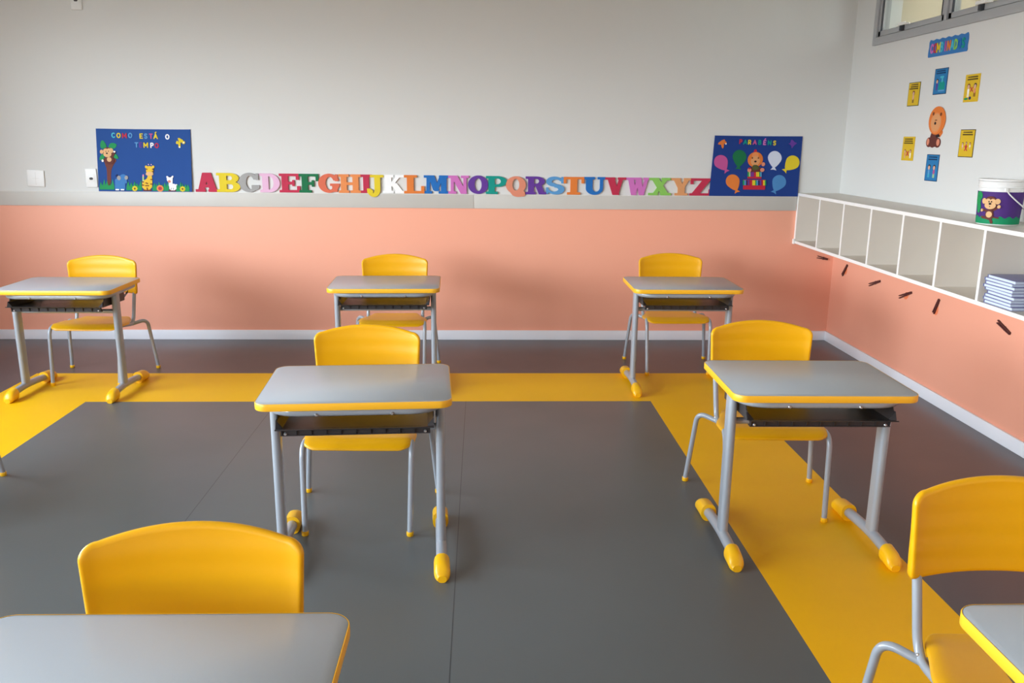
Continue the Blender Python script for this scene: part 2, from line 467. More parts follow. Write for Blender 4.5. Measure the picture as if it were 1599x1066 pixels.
# corridor seen through that window
bm = bmesh.new()
box(bm, 4.6, 4.7, -7, 1.2, 0, 3.0, 0); box(bm, XR + .15, 4.7, 1.1, 1.2, 0, 3.0, 0)
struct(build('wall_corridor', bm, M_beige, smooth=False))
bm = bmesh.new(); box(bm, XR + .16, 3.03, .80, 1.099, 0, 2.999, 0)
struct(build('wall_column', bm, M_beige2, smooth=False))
bm = bmesh.new(); box(bm, XR + .15, 4.7, -7, 1.2, 3.0, 3.1); struct(build('ceiling_corridor', bm, M_ceiling, smooth=False))
bm = bmesh.new(); box(bm, XR + .15, 4.7, -7, 1.2, -.1, 0); struct(build('floor_corridor', bm, M_ceiling, smooth=False))

# ------------------------------------------------------------------ wall shelf
SX0 = 2.162; SZ0, SZ1 = .690, 1.032; SYE = -3.36
sh = empty('wall_shelf', (SX0, 0, SZ0))
tag(sh, 'long white wall-mounted row of open pigeonholes under the high window', 'shelf')
DEP = XR - SX0; T = .018
def panel(name, x0, x1, y0, y1, z0, z1, edge_axis='x'):
    bm = bmesh.new()
    box(bm, x0 + .0012, x1, y0, y1, z0, z1, 0)
    box(bm, x0, x0 + .0012, y0 - .0, y1, z0, z1, 1)
    return build(name, bm, [M_melamine, M_white], sh, smooth=False)
H_ = SZ1 - SZ0
panel('top_board', 0, DEP, SYE, 0, H_ - T, H_)
panel('bottom_board', 0, DEP, SYE, 0, 0, T)
bm = bmesh.new(); box(bm, DEP - .006, DEP, SYE, 0, T, H_ - T); build('back_panel', bm, M_melamine, sh, smooth=False)
divs = [-.018, -.403, -.775, -1.143, -1.512, -1.876, -2.241, -2.612, -2.98, -3.36 + .018]
for d in divs:
    panel('divider', .0005, DEP - .006, d - .009 if d > -3.3 else d - .018, d + .009 if d < -.1 else -.0, T, H_ - T)
bm = bmesh.new(); box(bm, -.012, 0, -.03, -.004, -.004, .03, 0, .003); br = build('bracket', bm, M_white, sh)

# notebooks
def notebook(w, d, h):
    r = empty('notebook', (0, 0, 0))
    bm = bmesh.new()
    box(bm, 0, w, 0, d, 0, .0016, 0, .0005); box(bm, 0, w, 0, d, h - .0016, h, 0, .0005)
    box(bm, 0, w, d - .0018, d, .0016, h - .0016, 0)
    build('cover', bm, M_cover, r)
    bm = bmesh.new()
    n = 4
    for k in range(n):
        a = .0017 + (h - .0034) * k / n; b = .0017 + (h - .0034) * (k + 1) / n
        box(bm, .003 + .0007 * (k % 2), w - .003, .003 + .0007 * (k % 2), d - .003, a, b - .0002)
    build('pages', bm, M_pages, r, smooth=False)
    return r
M_cover = mat('lilac_cover', rgb(126, 128, 168), .45)
M_pages = mat('notebook_pages', rgb(214, 224, 240), .7)
proto = None
places = ['bottommost of the pile', 'second from the bottom', 'third from the bottom', 'fourth from the bottom', 'middle of the pile of nine', 'fourth from the top', 'third from the top', 'second from the top', 'topmost of the pile']
zz = SZ0 + T + .0005
for i in range(9):
    o = proto if proto else None
    if proto is None: proto = notebook(.268, .198, .0132); o = proto
    else: o = copy_tree(proto)
    o.location = (2.172 + random.uniform(0, .010), -2.468 + random.uniform(-.012, .012), zz)
    o.rotation_euler = (0, 0, random.uniform(-.03, .03)); zz += .0136
    tag(o, 'lilac covered notebook stacked in the right shelf pigeonhole, ' + places[i], 'notebook', 'notebooks piled in the pigeonhole')

# bucket --------------------------------------------------------------------
BXc, BYc, BR0, BR1, BH = 2.272, -2.135, .083, .092, .185
bk = empty('plastic_bucket', (BXc, BYc, SZ1))
tag(bk, 'white plastic bucket with purple monkey wrap standing on the wall shelf', 'bucket')
M_bucket = mat('bucket_plastic', rgb(232, 232, 230), .3)
bm = bmesh.new()
lathe(bm, [(.001, .002), (BR0 - .003, .0), (BR0, .003), (BR1 - .002, BH - .028), (BR1 + .001, BH - .026), (BR1 + .001, BH - .020), (BR1 - .001, BH - .018), (BR1, BH - .006), (BR1 + .002, BH), (BR1 - .003, BH), (BR1 - .006, BH - .01), (BR0 - .004, .006), (.001, .006)], seg=56)
bpail = build('pail', bm, M_bucket, bk)
bm = bmesh.new()
lathe(bm, [(.001, BH + .0005), (BR1 + .001, BH + .0005), (BR1 + .004, BH + .003), (BR1 + .003, BH + .009), (BR1 - .004, BH + .010), (BR1 - .008, BH + .006), (.001, BH + .006)], seg=56)
build('lid', bm, M_bucket, bk)
CAMDIR = math.atan2(-3.70, -2.27)           # side of the bucket that carries the picture
def wrap(u, v, w_, off=0.0):                # u along the circumference in metres, v height
    R_ = BR0 + (BR1 - BR0) * v / BH + .0006 + w_
    a = CAMDIR + u / BR1 + off
    return (R_ * math.cos(a), R_ * math.sin(a), v)
def wrap_patch(bm, f0, f1, u0, u1, n, mi, w_):
    pts = []
    for k in range(n + 1):
        u = u0 + (u1 - u0) * k / n; pts.append((u, f0(u), f1(u)))
    rows = []
    for (u, a, b) in pts: rows.append([bm.verts.new(wrap(u, a + (b - a) * j / 4, w_)) for j in range(5)])
    for A, B in zip(rows[:-1], rows[1:]):
        for j in range(4): bm.faces.new((A[j], B[j], B[j + 1], A[j + 1])).material_index = mi
bm = bmesh.new()
wrap_patch(bm, lambda u: .004, lambda u: .142, -.20, .20, 60, 0, 0)
wrap_patch(bm, lambda u: .004, lambda u: .034 + .004 * math.sin(u * 160), -.20, .20, 90, 1, .0006)
build('wrap', bm, [FOAM['bucketpurple'], FOAM['bucketgreen']], bk)
def on_bucket(u, v, w_): return wrap(u, v, w_)
def finef(pts):  # densify so that polygons bend with the bucket
    out = []
    for i in range(len(pts)):
        a, b = pts[i], pts[(i + 1) % len(pts)]
        out.append(a)
    return out
def monkey(s, ox, oy, flip=1):
    e = lambda x, y, a, b=None, r=0: ell(ox + flip * x * s, oy + y * s, a * s, (b or a) * s, r)
    c = lambda x0, y0, x1, y1, t: caps(ox + flip * x0 * s, oy + y0 * s, ox + flip * x1 * s, oy + y1 * s, t * s)
    return [(c(-.1, -.75, -.62, -.60, .10), 'monkey'), (c(.1, -.75, .62, -.35, .10), 'monkey'), (c(-.1, -1.3, -.65, -1.25, .11), 'monkey'), (c(.1, -1.3, .25, -1.65, .11), 'monkey'),
            (c(.3, -1.2, .75, -1.25, .06), 'monkey'), (e(0, -1.0, .36, .45), 'monkey'), (e(0, 0, .56, .58), 'monkey'),
            (e(-.56, .15, .20, .24), 'cream'), (e(.56, .15, .22, .24), 'cream'), (e(-.19, .1, .24, .27), 'cream'), (e(.19, .1, .24, .27), 'cream'), (e(0, -.2, .46, .32), 'cream'),
            (e(0, -.98, .25, .27), 'cream'), (e(-.68, -.65, .11, .13), 'cream'), (e(.70, -.28, .13, .15), 'cream'), (e(0, -.06, .10, .09), 'black'), (e(-.1, .12, .04, .06), 'black'), (e(.1, .12, .04, .06), 'black'), (e(0, -.3, .03, .03), 'black')]
art('monkey_figure', monkey(.050, -.036, .094), on_bucket, bk, .0008, .0004, .0008)
art('leaf_figure', [(ell(-.100, .122, .022, .020), 'leaf'), (ell(-.106, .100, .020, .022), 'leaf'), (ell(-.098, .074, .014, .026), 'leaf')], on_bucket, bk, .0008, .0003, .0006)
bm = bmesh.new()
hp = []
for k in range(25):
    t = k / 24; a = CAMDIR + .25 - .06 + PI * t
    R_ = BR1 + .007
    hp.append((R_ * math.cos(a), R_ * math.sin(a), .152 - .085 * math.sin(PI * t) ** .8))
tube(bm, hp, .0028, 8)
box(bm, hp[0][0] - .006, hp[0][0] + .006, hp[0][1] - .006, hp[0][1] + .006, .146, .160, 0, .002)
box(bm, hp[-1][0] - .006, hp[-1][0] + .006, hp[-1][1] - .006, hp[-1][1] + .006, .146, .160, 0, .002)
build('handle', bm, M_bucket, bk)

# ------------------------------------------------------------------ school desk
def make_desk():
    r = empty('school_desk', (0, 0, 0))
    HX, HY, ZT, TH = .300, .225, .594, .022
    e = .0022
    bm = bmesh.new()
    rings = []
    for ins, z in ((.0, ZT - TH), (.0, ZT - .0006), (.0008, ZT)):
        rings.append([(x, y, z) for x, y in rrect(HX - e - ins, HY - e - ins, .042 - e, 10)])
    loops(bm, rings)
    tp = build('tabletop', bm, M_laminate, r); tp['label'] = 'light grey laminate top'
    bm = bmesh.new(); n = 10
    prof = ((-e, ZT - TH - .0004), (-.0008, ZT - TH - .0004), (0, ZT - TH + .001), (0, ZT - .0014), (-.001, ZT + .0002), (-e, ZT + .0002))
    rings = [[(x, y, z) for x, y in rrect(HX + d, HY + d, .042 + d, n)] for d, z in prof]
    loops(bm, rings, cap0=False, cap1=False)
    build('edge_band', bm, M_yedge, tp)['label'] = 'yellow edge band'
    # underframe: tube bent round the front corners
    bm = bmesh.new(); zf = ZT - TH - .0152
    path = fillet([(-.262, .175, zf), (-.262, -.184, zf), (.262, -.184, zf), (.262, .175, zf)], .10, 10)
    tube(bm, path, .0150, 14)
    build('underframe', bm, M_steel, r)
    bm = bmesh.new(); tube(bm, [(-.262, .155, zf), (.262, .155, zf)], .0095, 10); build('crossbar', bm, M_steel, r)
    bm = bmesh.new(); tube(bm, [(-.255, -.05, .4545), (.255, -.05, .4545)], .0115, 12); build('crossbar', bm, M_steel, r)
    LY = -.058
    for s in (-1, 1):
        bm = bmesh.new(); rings = []
        o = [(x, y) for x, y in rrect(.0145, .029, .0143, 7)]
        for z, dy in ((.042, 0), (ZT - TH - .003, -.004)): rings.append([(s * .263 + x, LY + y + dy, z) for x, y in o])
        loops(bm, rings)
        build('leg', bm, M_steel, r)
        # foot: gently arched tube with plastic caps
        bm = bmesh.new(); ft = []
        for k in range(17):
            y = -.225 + .430 * k / 16
            z = .046 - .019 * (abs(y - LY) / .25) ** 1.6
            ft.append((s * .263, y, z))
        tube(bm, ft, .0185, 16)
        foot = build('foot', bm, M_steel, r)
        for (ya, yb) in ((-.258, -.183), (.243, .128)):
            bm = bmesh.new(); rings = []; L_ = abs(ya - yb); sg = 1 if yb > ya else -1
            for k in range(12):
                t = (k / 11) ** 1.9; y = ya + sg * L_ * t
                dd = t * L_
                qw = min(1, dd / .022); fw_ = max(.55, (1 - (1 - qw) ** 2.6) ** (1 / 2.6)); qh = min(1, dd / .045); fh = max(.40, (1 - (1 - qh) ** 2.2) ** (1 / 2.2))
                wz = (.0262 if ya < 0 else .0285) * fw_; top = .004 + (.050 + .012 * t) * fh
                if t > .75: top -= .0
                ring = []
                for j in range(18):
                    a = j * 2 * PI / 18; ca, sa = math.cos(a), math.sin(a)
                    z = (top) * (.5 + .5 * sa) if sa > 0 else (top) * .5 * (1 + sa)
                    z = max(z, 0.0005)
                    ring.append((s * .263 + wz * math.copysign(abs(ca) ** .75, ca), y, z))
                rings.append(ring)
            loops(bm, rings)
            build('foot_cap', bm, M_yplast, foot)['label'] = 'yellow plastic end cap'
    # book tray
    bm = bmesh.new()
    hx = .243
    prof = [(-.202, .5035), (-.200, .5045), (-.194, .5040), (-.184, .5015), (-.172, .497), (.10, .487), (.150, .490), (.158, .504)]
    n = 24
    top = []; bot = []
    for (y, z) in prof:
        rowt = []; rowb = []
        for k in range(n + 1):
            x = -hx + 2 * hx * k / n
            side = max(0, (abs(x) - (hx - .03)) / .03)
            zz_ = z + (.030 * side ** 1.6 if y > -.18 else 0)
            rowt.append(bm.verts.new((x, y, zz_))); rowb.append(bm.verts.new((x, y + (.003 if y < -.185 else 0), zz_ - .0028)))
        top.append(rowt); bot.append(rowb)
    for R_, fl_ in ((top, 1), (bot, -1)):
        for A, B in zip(R_[:-1], R_[1:]):
            for k in range(n):
                f = (A[k], A[k + 1], B[k + 1], B[k]); bm.faces.new(f if fl_ > 0 else f[::-1])
    for k in range(n):
        bm.faces.new((top[0][k], bot[0][k], bot[0][k + 1], top[0][k + 1])); bm.faces.new((top[-1][k], top[-1][k + 1], bot[-1][k + 1], bot[-1][k]))
    for A, B, a, b in zip(top[:-1], top[1:], bot[:-1], bot[1:]):
        bm.faces.new((A[0], B[0], b[0], a[0])); bm.faces.new((A[n], a[n], b[n], B[n]))
    # ribbed front skirt and ribs beneath
    box(bm, -hx + .012, hx - .012, -.168, -.165, .476, .497)
    box(bm, -hx + .012, hx - .012, -.172, -.150, .474, .477)
    for k in range(11):
        x = -hx + .014 + (2 * hx - .031) * k / 10
        v = [(-.178, .498), (-.166, .496), (-.166, .476), (-.171, .476)]
        prism(bm, v, x, x + .003, lambda a, b, w_: (w_, a, b))
    for s in (-1, 1):
        v = [(-.150, .540), (.10, .540), (.10, .487), (-.176, .498)]
        prism(bm, v, s * (hx - .003), s * hx, lambda a, b, w_: (w_, a, b))
    build('book_tray', bm, M_tray, r, ang=30)['label'] = 'charcoal plastic book tray'
    for (x, y, z) in ((-.115, -.199, .556), (.115, -.199, .556), (-.216, -.169, .486), (.216, -.169, .486)):
        bm = bmesh.new()
        rings = [[(x + q * math.cos(a), y - d, z - .006 + q * math.sin(a)) for a in [j * PI / 5 for j in range(10)]] for q, d in ((.0055, -.003), (.0055, .001), (.0035, .0035))]
        loops(bm, rings)
        build('screw', bm, M_screw, r)['label'] = 'zinc screw head'
    return r

# ------------------------------------------------------------------ school chair
def make_chair():
    r = empty('school_chair', (0, 0, 0))
    # seat
    def zs(x, y):
        z = .338 - .020 * (y + .15) / .34
        z -= .006 * math.cos(min(1, abs(x) / .2) * PI / 2) * math.cos(max(-1, min(1, y / .19)) * PI / 2)
        if y < -.10: z -= .030 * ((-.10 - y) / .065) ** 1.8
        if y > .12: z += .010 * ((y - .12) / .06) ** 2
        if abs(x) > .165: z -= .010 * ((abs(x) - .165) / .035) ** 2
        return z
    out = []
    for x, y in rrect(.2, .158, .055, 9):
        # refine long sides
        out.append((x, y))
    fine = []
    for i in range(len(out)):
        a, b = out[i], out[(i + 1) % len(out)]; L_ = math.hypot(a[0] - b[0], a[1] - b[1]); m = max(1, int(L_ / .02))
        for k in range(m): fine.append((a[0] + (b[0] - a[0]) * k / m, a[1] + (b[1] - a[1]) * k / m))
    def taper(x, y):
        q = max(0, min(1, (y + .04) / .17)); return x * (1 - .24 * q * q * (3 - 2 * q))
    bm = sheet(fine, .011, .006, lambda a, b, t: (taper(a, b), b - .004, zs(a, b - .004) + t), rings=(.97, .93, .88, .8, .7, .55, .4, .25, .1))
    build('seat', bm, M_yellow, r, ang=60)
    # backrest
    HW, Z0, Z1 = .200, .462, .688
    zm = (Z0 + Z1) / 2
    o = []
    def add_line(x0, z0, x1, z1, n):
        for k in range(n): o.append((x0 + (x1 - x0) * k / n, z0 + (z1 - z0) * k / n))
    rc = .030
    ztop = lambda x: Z1 - .034 * (abs(x) / HW) ** 2.0
    zbot = lambda x: Z0 + .010 * (1 - (abs(x) / HW) ** 2)
    N_ = 24
    for k in range(N_ + 1):                        # top edge, right to left
        x = (HW - rc) * (1 - 2 * k / N_); o.append((x, ztop(x)))
    zc_ = ztop(HW - rc) - rc
    for k in range(1, 8):
        a = PI / 2 + k / 8 * PI / 2; o.append((-HW + rc + rc * math.cos(a), zc_ + rc * math.sin(a)))
    for k in range(9): o.append((-HW + .008 * k / 8, zc_ + (Z0 + .012 - zc_) * k / 8))
    o.append((-HW + .012, Z0 + .003))
    for k in range(N_ + 1):
        x = -(HW - .020) * (1 - 2 * k / N_); o.append((x, zbot(x)))
    o.append((HW - .012, Z0 + .003))
    for k in range(9): o.append((HW - .008 * (1 - k / 8), Z0 + .012 + (zc_ - Z0 - .012) * k / 8))
    for k in range(1, 8):
        a = k / 8 * PI / 2; o.append((HW - rc + rc * math.cos(a), zc_ + rc * math.sin(a)))
    o = [(x, z - zm) for x, z in o]
    def dfm(a, b, t):
        z = b + zm
        y = .168 + .05 * (z - .45) - .030 * (abs(a) / HW) ** 2.2
        rim = .004 * max(0, (abs(a) - .17) / .03) if t < 0 else 0   # raised side rims over the posts
        sleeve = .015 * math.exp(-((abs(a) - .172) / .020) ** 2) * max(0, min(1, (.60 - z) / .08)) if t > 0 else 0
        return (a, y + t - rim + sleeve, z)
    bm = sheet(o, .020, .010, dfm, rings=(.985, .95, .9, .82, .7, .55, .4, .25, .1))
    build('backrest', bm, M_yellow, r, ang=60)
    for s in (-1, 1):
        bm = bmesh.new()
        tube(bm, fillet([(s * .186, -.190, .010), (s * .193, -.150, .334), (s * .163, .118, .288), (s * .176, .162, .56)], [.060, .060]), .0102, 14)
        sf = build('side_frame', bm, M_steel, r)
        bm = bmesh.new()
        tube(bm, fillet([(s * .164, .095, .293), (s * .232, .150, .312), (s * .258, .190, .010)], [.075], 12), .0102, 14)
        rl = build('leg', bm, M_steel, r)
        for par, (x, y) in ((sf, (s * .186, -.190)), (rl, (s * .258, .190))):
            bm = bmesh.new(); lathe(bm, [(.001, .0002), (.011, .0002), (.0128, .003), (.0128, .015), (.0118, .017), (.001, .017)], x, y, 16)
            build('foot_tip', bm, M_yplast, par)['label'] = 'yellow plastic foot tip'
    for y, z in ((-.09, .314), (.09, .299)):
        bm = bmesh.new(); tube(bm, [(-.170, y, z), (.170, y, z)], .008, 10); build('crossbar', bm, M_steel, r)
    for s in (-1, 1):
        bm = bmesh.new()
        rings = [[(s * .1735 + s * d, .100 + q * math.cos(a), .307 + q * math.sin(a)) for a in [j * PI / 5 for j in range(10)]] for q, d in ((.005, -.012), (.005, .001), (.003, .003))]
        loops(bm, rings); build('rivet', bm, M_screw, r)
    return r

desk = make_desk(); chair = make_chair()
DESKS = [(-0.3999, -3.1268, .060, 'grey topped yellow edged desk in the middle row, left of the floor centre seam'),
         (1.1074, -3.063, -.0142, 'grey topped yellow edged desk in the middle row, straddling the yellow floor band'),
         (-2.2123, -1.2222, -.001, 'grey topped yellow edged desk in the far row below the tree poster'),
         (-.5274, -1.1311, .0306, 'grey topped yellow edged desk in the far row, central, before the salmon wall'),
         (1.1262, -1.1263, -.0066, 'grey topped yellow edged desk in the far row below the balloon poster'),
         (-.5177, -4.748, -.0074, 'grey topped yellow edged desk nearest the camera at bottom left'),
         (1.1232, -4.7442, 0.0, 'grey topped yellow edged desk cut off at the bottom right corner'),
         (-2.25, -3.07, 0.0, 'grey topped desk in the middle row beyond the left picture edge')]
CHAIRS = [(-.432, -2.839, -.026, 'yellow plastic chair behind the middle-row desk on the grey floor'),
          (1.100, -2.745, -.038, 'yellow plastic chair behind the middle-row desk on the yellow band'),
          (-2.217, -.948, -.011, 'yellow plastic chair in the far row below the tree poster'),
          (-.520, -.831, .010, 'yellow plastic chair in the far row, central, against the salmon wall'),
          (1.183, -.728, .009, 'yellow plastic chair in the far row below the balloon poster'),
          (-.518, -4.546, .04, 'yellow plastic chair nearest the camera at bottom left'),
          (1.109, -4.346, -.036, 'yellow plastic chair half cut by the right picture edge'),
          (-2.232, -2.65, 0.0, 'chair mostly beyond the left picture edge, one grey rear leg showing')]
for i, (x, y, a, lb) in enumerate(DESKS):
    o = desk if i == 0 else copy_tree(desk)
    o.location = (x, y, 0); o.rotation_euler = (0, 0, a); tag(o, lb, 'desk', 'school desks set apart in rows')
for i, (x, y, a, lb) in enumerate(CHAIRS):
    o = chair if i == 0 else copy_tree(chair)
    o.location = (x, y, 0); o.rotation_euler = (0, 0, a); tag(o, lb, 'chair', 'yellow school chairs behind the desks')

# ------------------------------------------------------------------ alphabet letters
def Rr(x0, y0, x1, y1):
    return lambda X, Y: np.maximum(np.maximum(x0 - X, X - x1), np.maximum(y0 - Y, Y - y1))
def Ln(x0, y0, x1, y1, t):
    """slanted bar, horizontal thickness t, cut flat at y0 and y1"""
    def f(X, Y):
        k = (x1 - x0) / (y1 - y0); xc = x0 + (Y - y0) * k
        return np.maximum((np.abs(X - xc) - t / 2) / math.sqrt(1 + k * k), np.maximum(min(y0, y1) - Y, Y - max(y0, y1)))
    return f
def El(cx, cy, rx, ry): return lambda X, Y: (np.sqrt(((X - cx) / rx) ** 2 + ((Y - cy) / ry) ** 2) - 1) * min(rx, ry)
def U(*fs): return lambda X, Y: np.minimum.reduce([f(X, Y) for f in fs])
def S(a, *bs): return lambda X, Y: np.maximum.reduce([a(X, Y)] + [-b(X, Y) for b in bs])
def I(*fs): return lambda X, Y: np.maximum.reduce([f(X, Y) for f in fs])
h = .125   # serif height
def stem(x0, x1, sx0, sx1, y0=0, y1=1): return U(Rr(x0, y0, x1, y1), Rr(sx0, y0, sx1, y0 + h), Rr(sx0, y1 - h, sx1, y1))
GL = {
 'A': U(S(U(Ln(.22, 0, .46, 1, .26), Ln(.78, 0, .54, 1, .30)), Rr(0, 0, 0, 0)), Rr(.25, .24, .75, .38), Rr(.34, .88, .66, 1), Rr(0, 0, .42, h), Rr(.55, 0, 1, h)),
 'B': S(U(Rr(.12, 0, .42, 1), Rr(0, 0, .5, h), Rr(0, 1 - h, .5, 1), I(El(.55, .735, .40, .265), Rr(.3, 0, 1, 1)), I(El(.58, .28, .42, .285), Rr(.3, 0, 1, 1)), Rr(.3, 0, .6, .57), Rr(.3, .47, .55, 1)), Rr(.42, .62, .58, .86), El(.58, .74, .1, .12), Rr(.42, .14, .60, .42), El(.60, .28, .11, .14)),
 'C': U(S(El(.5, .5, .5, .51), El(.55, .5, .2, .36), Rr(.6, .36, 1.1, .66)), Rr(.84, .64, .96, .98), I(El(.80, .30, .2, .2), Rr(.62, .12, 1, .36))),
 'D': S(U(Rr(.12, 0, .42, 1), Rr(0, 0, .5, h), Rr(0, 1 - h, .5, 1), I(El(.45, .5, .54, .5), Rr(.42, 0, 1, 1))), I(El(.45, .5, .24, .36), Rr(.42, 0, 1, 1))),
 'E': U(Rr(.12, 0, .42, 1), Rr(0, 0, .95, h), Rr(0, 1 - h, .93, 1), Rr(.4, .43, .7, .57), Rr(.62, .34, .72, .66), Rr(.80, .68, .93, 1), Rr(.84, 0, .98, .34)),
 'F': U(Rr(.14, 0, .44, 1), Rr(0, 0, .62, h), Rr(0, 1 - h, .97, 1), Rr(.4, .42, .7, .56), Rr(.64, .32, .75, .66), Rr(.85, .62, .98, 1)),
 'G': U(S(El(.5, .5, .5, .51), El(.54, .5, .2, .36), Rr(.62, .4, 1.1, .66)), Rr(.80, .62, .92, .98), Rr(.56, .36, 1.0, .48), Rr(.66, .04, .90, .44)),
 'H': U(stem(.1, .36, 0, .46), stem(.64, .9, .54, 1), Rr(.3, .43, .7, .57)),
 'I': stem(.27, .73, 0, 1),
 'J': U(Rr(.45, .22, .80, 1), Rr(.2, 1 - h, 1, 1), S(I(El(.40, .22, .40, .42), Rr(0, -.25, 1, .25)), I(El(.33, .26, .13, .28), Rr(0, -.04, .46, .6))), El(.18, .08, .17, .13)),
 'K': U(stem(.1, .38, 0, .48), Ln(.34, .40, .76, 1, .18), Ln(.48, .55, .82, 0, .30), Rr(.56, 1 - h, .98, 1), Rr(.56, 0, 1, h)),
 'L': U(Rr(.14, 0, .46, 1), Rr(0, 1 - h, .62, 1), Rr(0, 0, .96, h), Rr(.83, 0, .98, .40)),
 'M': U(Ln(.16, 0, .18, 1, .13), Ln(.30, 1, .50, .18, .24), Ln(.72, 1, .50, .18, .14), Rr(.70, 0, .92, 1), Rr(0, 0, .32, h), Rr(0, 1 - h, .38, 1), Rr(.60, 0, 1, h), Rr(.62, 1 - h, 1, 1), Rr(.42, .14, .58, .3)),
 'N': U(Rr(.12, 0, .26, 1), Ln(.28, 1, .76, 0, .30), Rr(.74, 0, .88, 1), Rr(0, 0, .38, h), Rr(0, 1 - h, .40, 1), Rr(.62, 1 - h, 1, 1)),
 'O': S(El(.5, .5, .5, .51), El(.5, .5, .18, .37)),
 'P': S(U(Rr(.12, 0, .42, 1), Rr(0, 0, .56, h), Rr(0, 1 - h, .5, 1), I(El(.55, .70, .45, .30), Rr(.3, 0, 1, 1)), Rr(.3, .40, .55, 1)), Rr(.42, .54, .56, .87), El(.57, .705, .15, .165)),
 'Q': U(S(El(.5, .52, .5, .49), El(.5, .54, .18, .34)), I(El(.62, .06, .34, .20), Rr(.3, -.15, 1, .2)), El(.86, -.02, .12, .1), El(.36, .12, .13, .12)),
 'R': S(U(Rr(.12, 0, .40, 1), Rr(0, 0, .48, h), Rr(0, 1 - h, .5, 1), I(El(.52, .73, .40, .27), Rr(.3, 0, 1, 1)), Rr(.3, .46, .52, 1), Ln(.60, .55, .80, 0, .30), Rr(.66, 0, 1, h)), Rr(.40, .60, .52, .87), El(.53, .735, .12, .135)),
 'S': U(S(El(.46, .72, .42, .28), El(.54, .72, .22, .12), Rr(.5, .5, 1.1, .74)), S(El(.54, .28, .44, .29), El(.44, .27, .24, .12), Rr(-.1, .26, .46, .52)), Ln(.22, .64, .80, .36, .36), Rr(.82, .62, .93, .98), Rr(.04, .02, .15, .38)),
 'T': U(Rr(.34, 0, .66, 1), Rr(.18, 0, .82, h), Rr(0, 1 - h, 1, 1), Rr(0, .64, .12, 1), Rr(.88, .64, 1, 1)),
 'U': U(Rr(.10, .32, .40, 1), Rr(.76, .32, .90, 1), Rr(0, 1 - h, .5, 1), Rr(.64, 1 - h, 1, 1), S(I(El(.5, .36, .40, .37), Rr(0, -.1, 1, .37)), I(El(.58, .38, .18, .22), Rr(0, 0, 1, .6)), Rr(.40, .34, .76, .5))),
 'V': U(Ln(.26, 1, .54, 0, .32), Ln(.78, 1, .56, 0, .18), Rr(0, 1 - h, .48, 1), Rr(.62, 1 - h, 1, 1)),
 'W': U(Ln(.18, 1, .34, 0, .22), Ln(.50, 1, .36, 0, .12), Ln(.50, 1, .68, 0, .22), Ln(.88, 1, .70, 0, .13), Rr(0, 1 - h, .36, 1), Rr(.38, 1 - h, .64, 1), Rr(.74, 1 - h, 1, 1)),
 'X': U(Ln(.26, 1, .76, 0, .32), Ln(.78, 1, .24, 0, .18), Rr(0, 1 - h, .46, 1), Rr(.58, 1 - h, .96, 1), Rr(0, 0, .42, h), Rr(.54, 0, 1, h)),
 'Y': U(Ln(.24, 1, .50, .42, .30), Ln(.80, 1, .54, .42, .20), Rr(.35, 0, .67, .5), Rr(.20, 0, .82, h), Rr(0, 1 - h, .46, 1), Rr(.62, 1 - h, 1, 1)),
 'Z': U(Rr(.02, 1 - h, .96, 1), Rr(0, 0, 1, h), Ln(.20, 0, .80, 1, .34), Rr(.02, .66, .14, 1), Rr(.87, 0, 1, .36)),
}
SPANS = [(-1.898, -1.747), (-1.757, -1.605), (-1.612, -1.477), (-1.472, -1.341), (-1.345, -1.206), (-1.214, -1.083), (-1.087, -.947), (-.951, -.806), (-.81, -.729), (-.763, -.653), (-.657, -.512), (-.516, -.379), (-.383, -.22), (-.22, -.083), (-.087, .046), (.033, .171), (.167, .3), (.3, .439), (.434, .564), (.556, .694), (.694, .837), (.837, .977), (.981, 1.138), (1.134, 1.286), (1.286, 1.426), (1.417, 1.566)]
LC = ['crimson', 'yellow', 'grey', 'palepink', 'crimson', 'green', 'coral', 'lightorange', 'crimson', 'yellow', 'white', 'orange', 'blue', 'orchid', 'purple', 'teal', 'peach', 'purple', 'skyblue', 'orange', 'blue', 'crimson', 'orchid', 'lime', 'tan', 'crimson']
CW = dict(crimson='crimson', yellow='yellow', grey='grey', palepink='pale pink', green='dark green', coral='coral', lightorange='light orange', white='white', orange='orange', blue='blue', orchid='orchid pink', purple='purple', teal='teal', peach='peach', skyblue='sky blue', lime='lime green', tan='tan')
for i, ch in enumerate('ABCDEFGHIJKLMNOPQRSTUVWXYZ'):
    a, b = SPANS[i]; z = 1.009; hh = .124 - .0004 * i
    W_ = b - a
    front = ch in 'JQ'
    w0, w1 = (.0088, .0148) if front else (0.0, .0105 + .0012 * (i % 2))
    g = GL[ch]
    # rounding by a small offset in both directions
    fn = (lambda g: (lambda X, Y: g(X, Y) - .006))(g)
    bm = extrude_march(fn, (-.03, 1.03, -.30, 1.03), (44, 54), w0, w1, lambda x, y, w_: (x * W_, -w_, y * hh))
    low = min((v.co.z for v in bm.verts), default=0)
    o = build('foam_letter', bm, FOAM[LC[i]], smooth=False)
    o.location = (a, 0, z + (0 if front else -low + .0002))
    tag(o, '%s foam capital letter %s in the alphabet row above the wall rail' % (CW[LC[i]], ch), 'letter', 'foam alphabet letters along the rail')

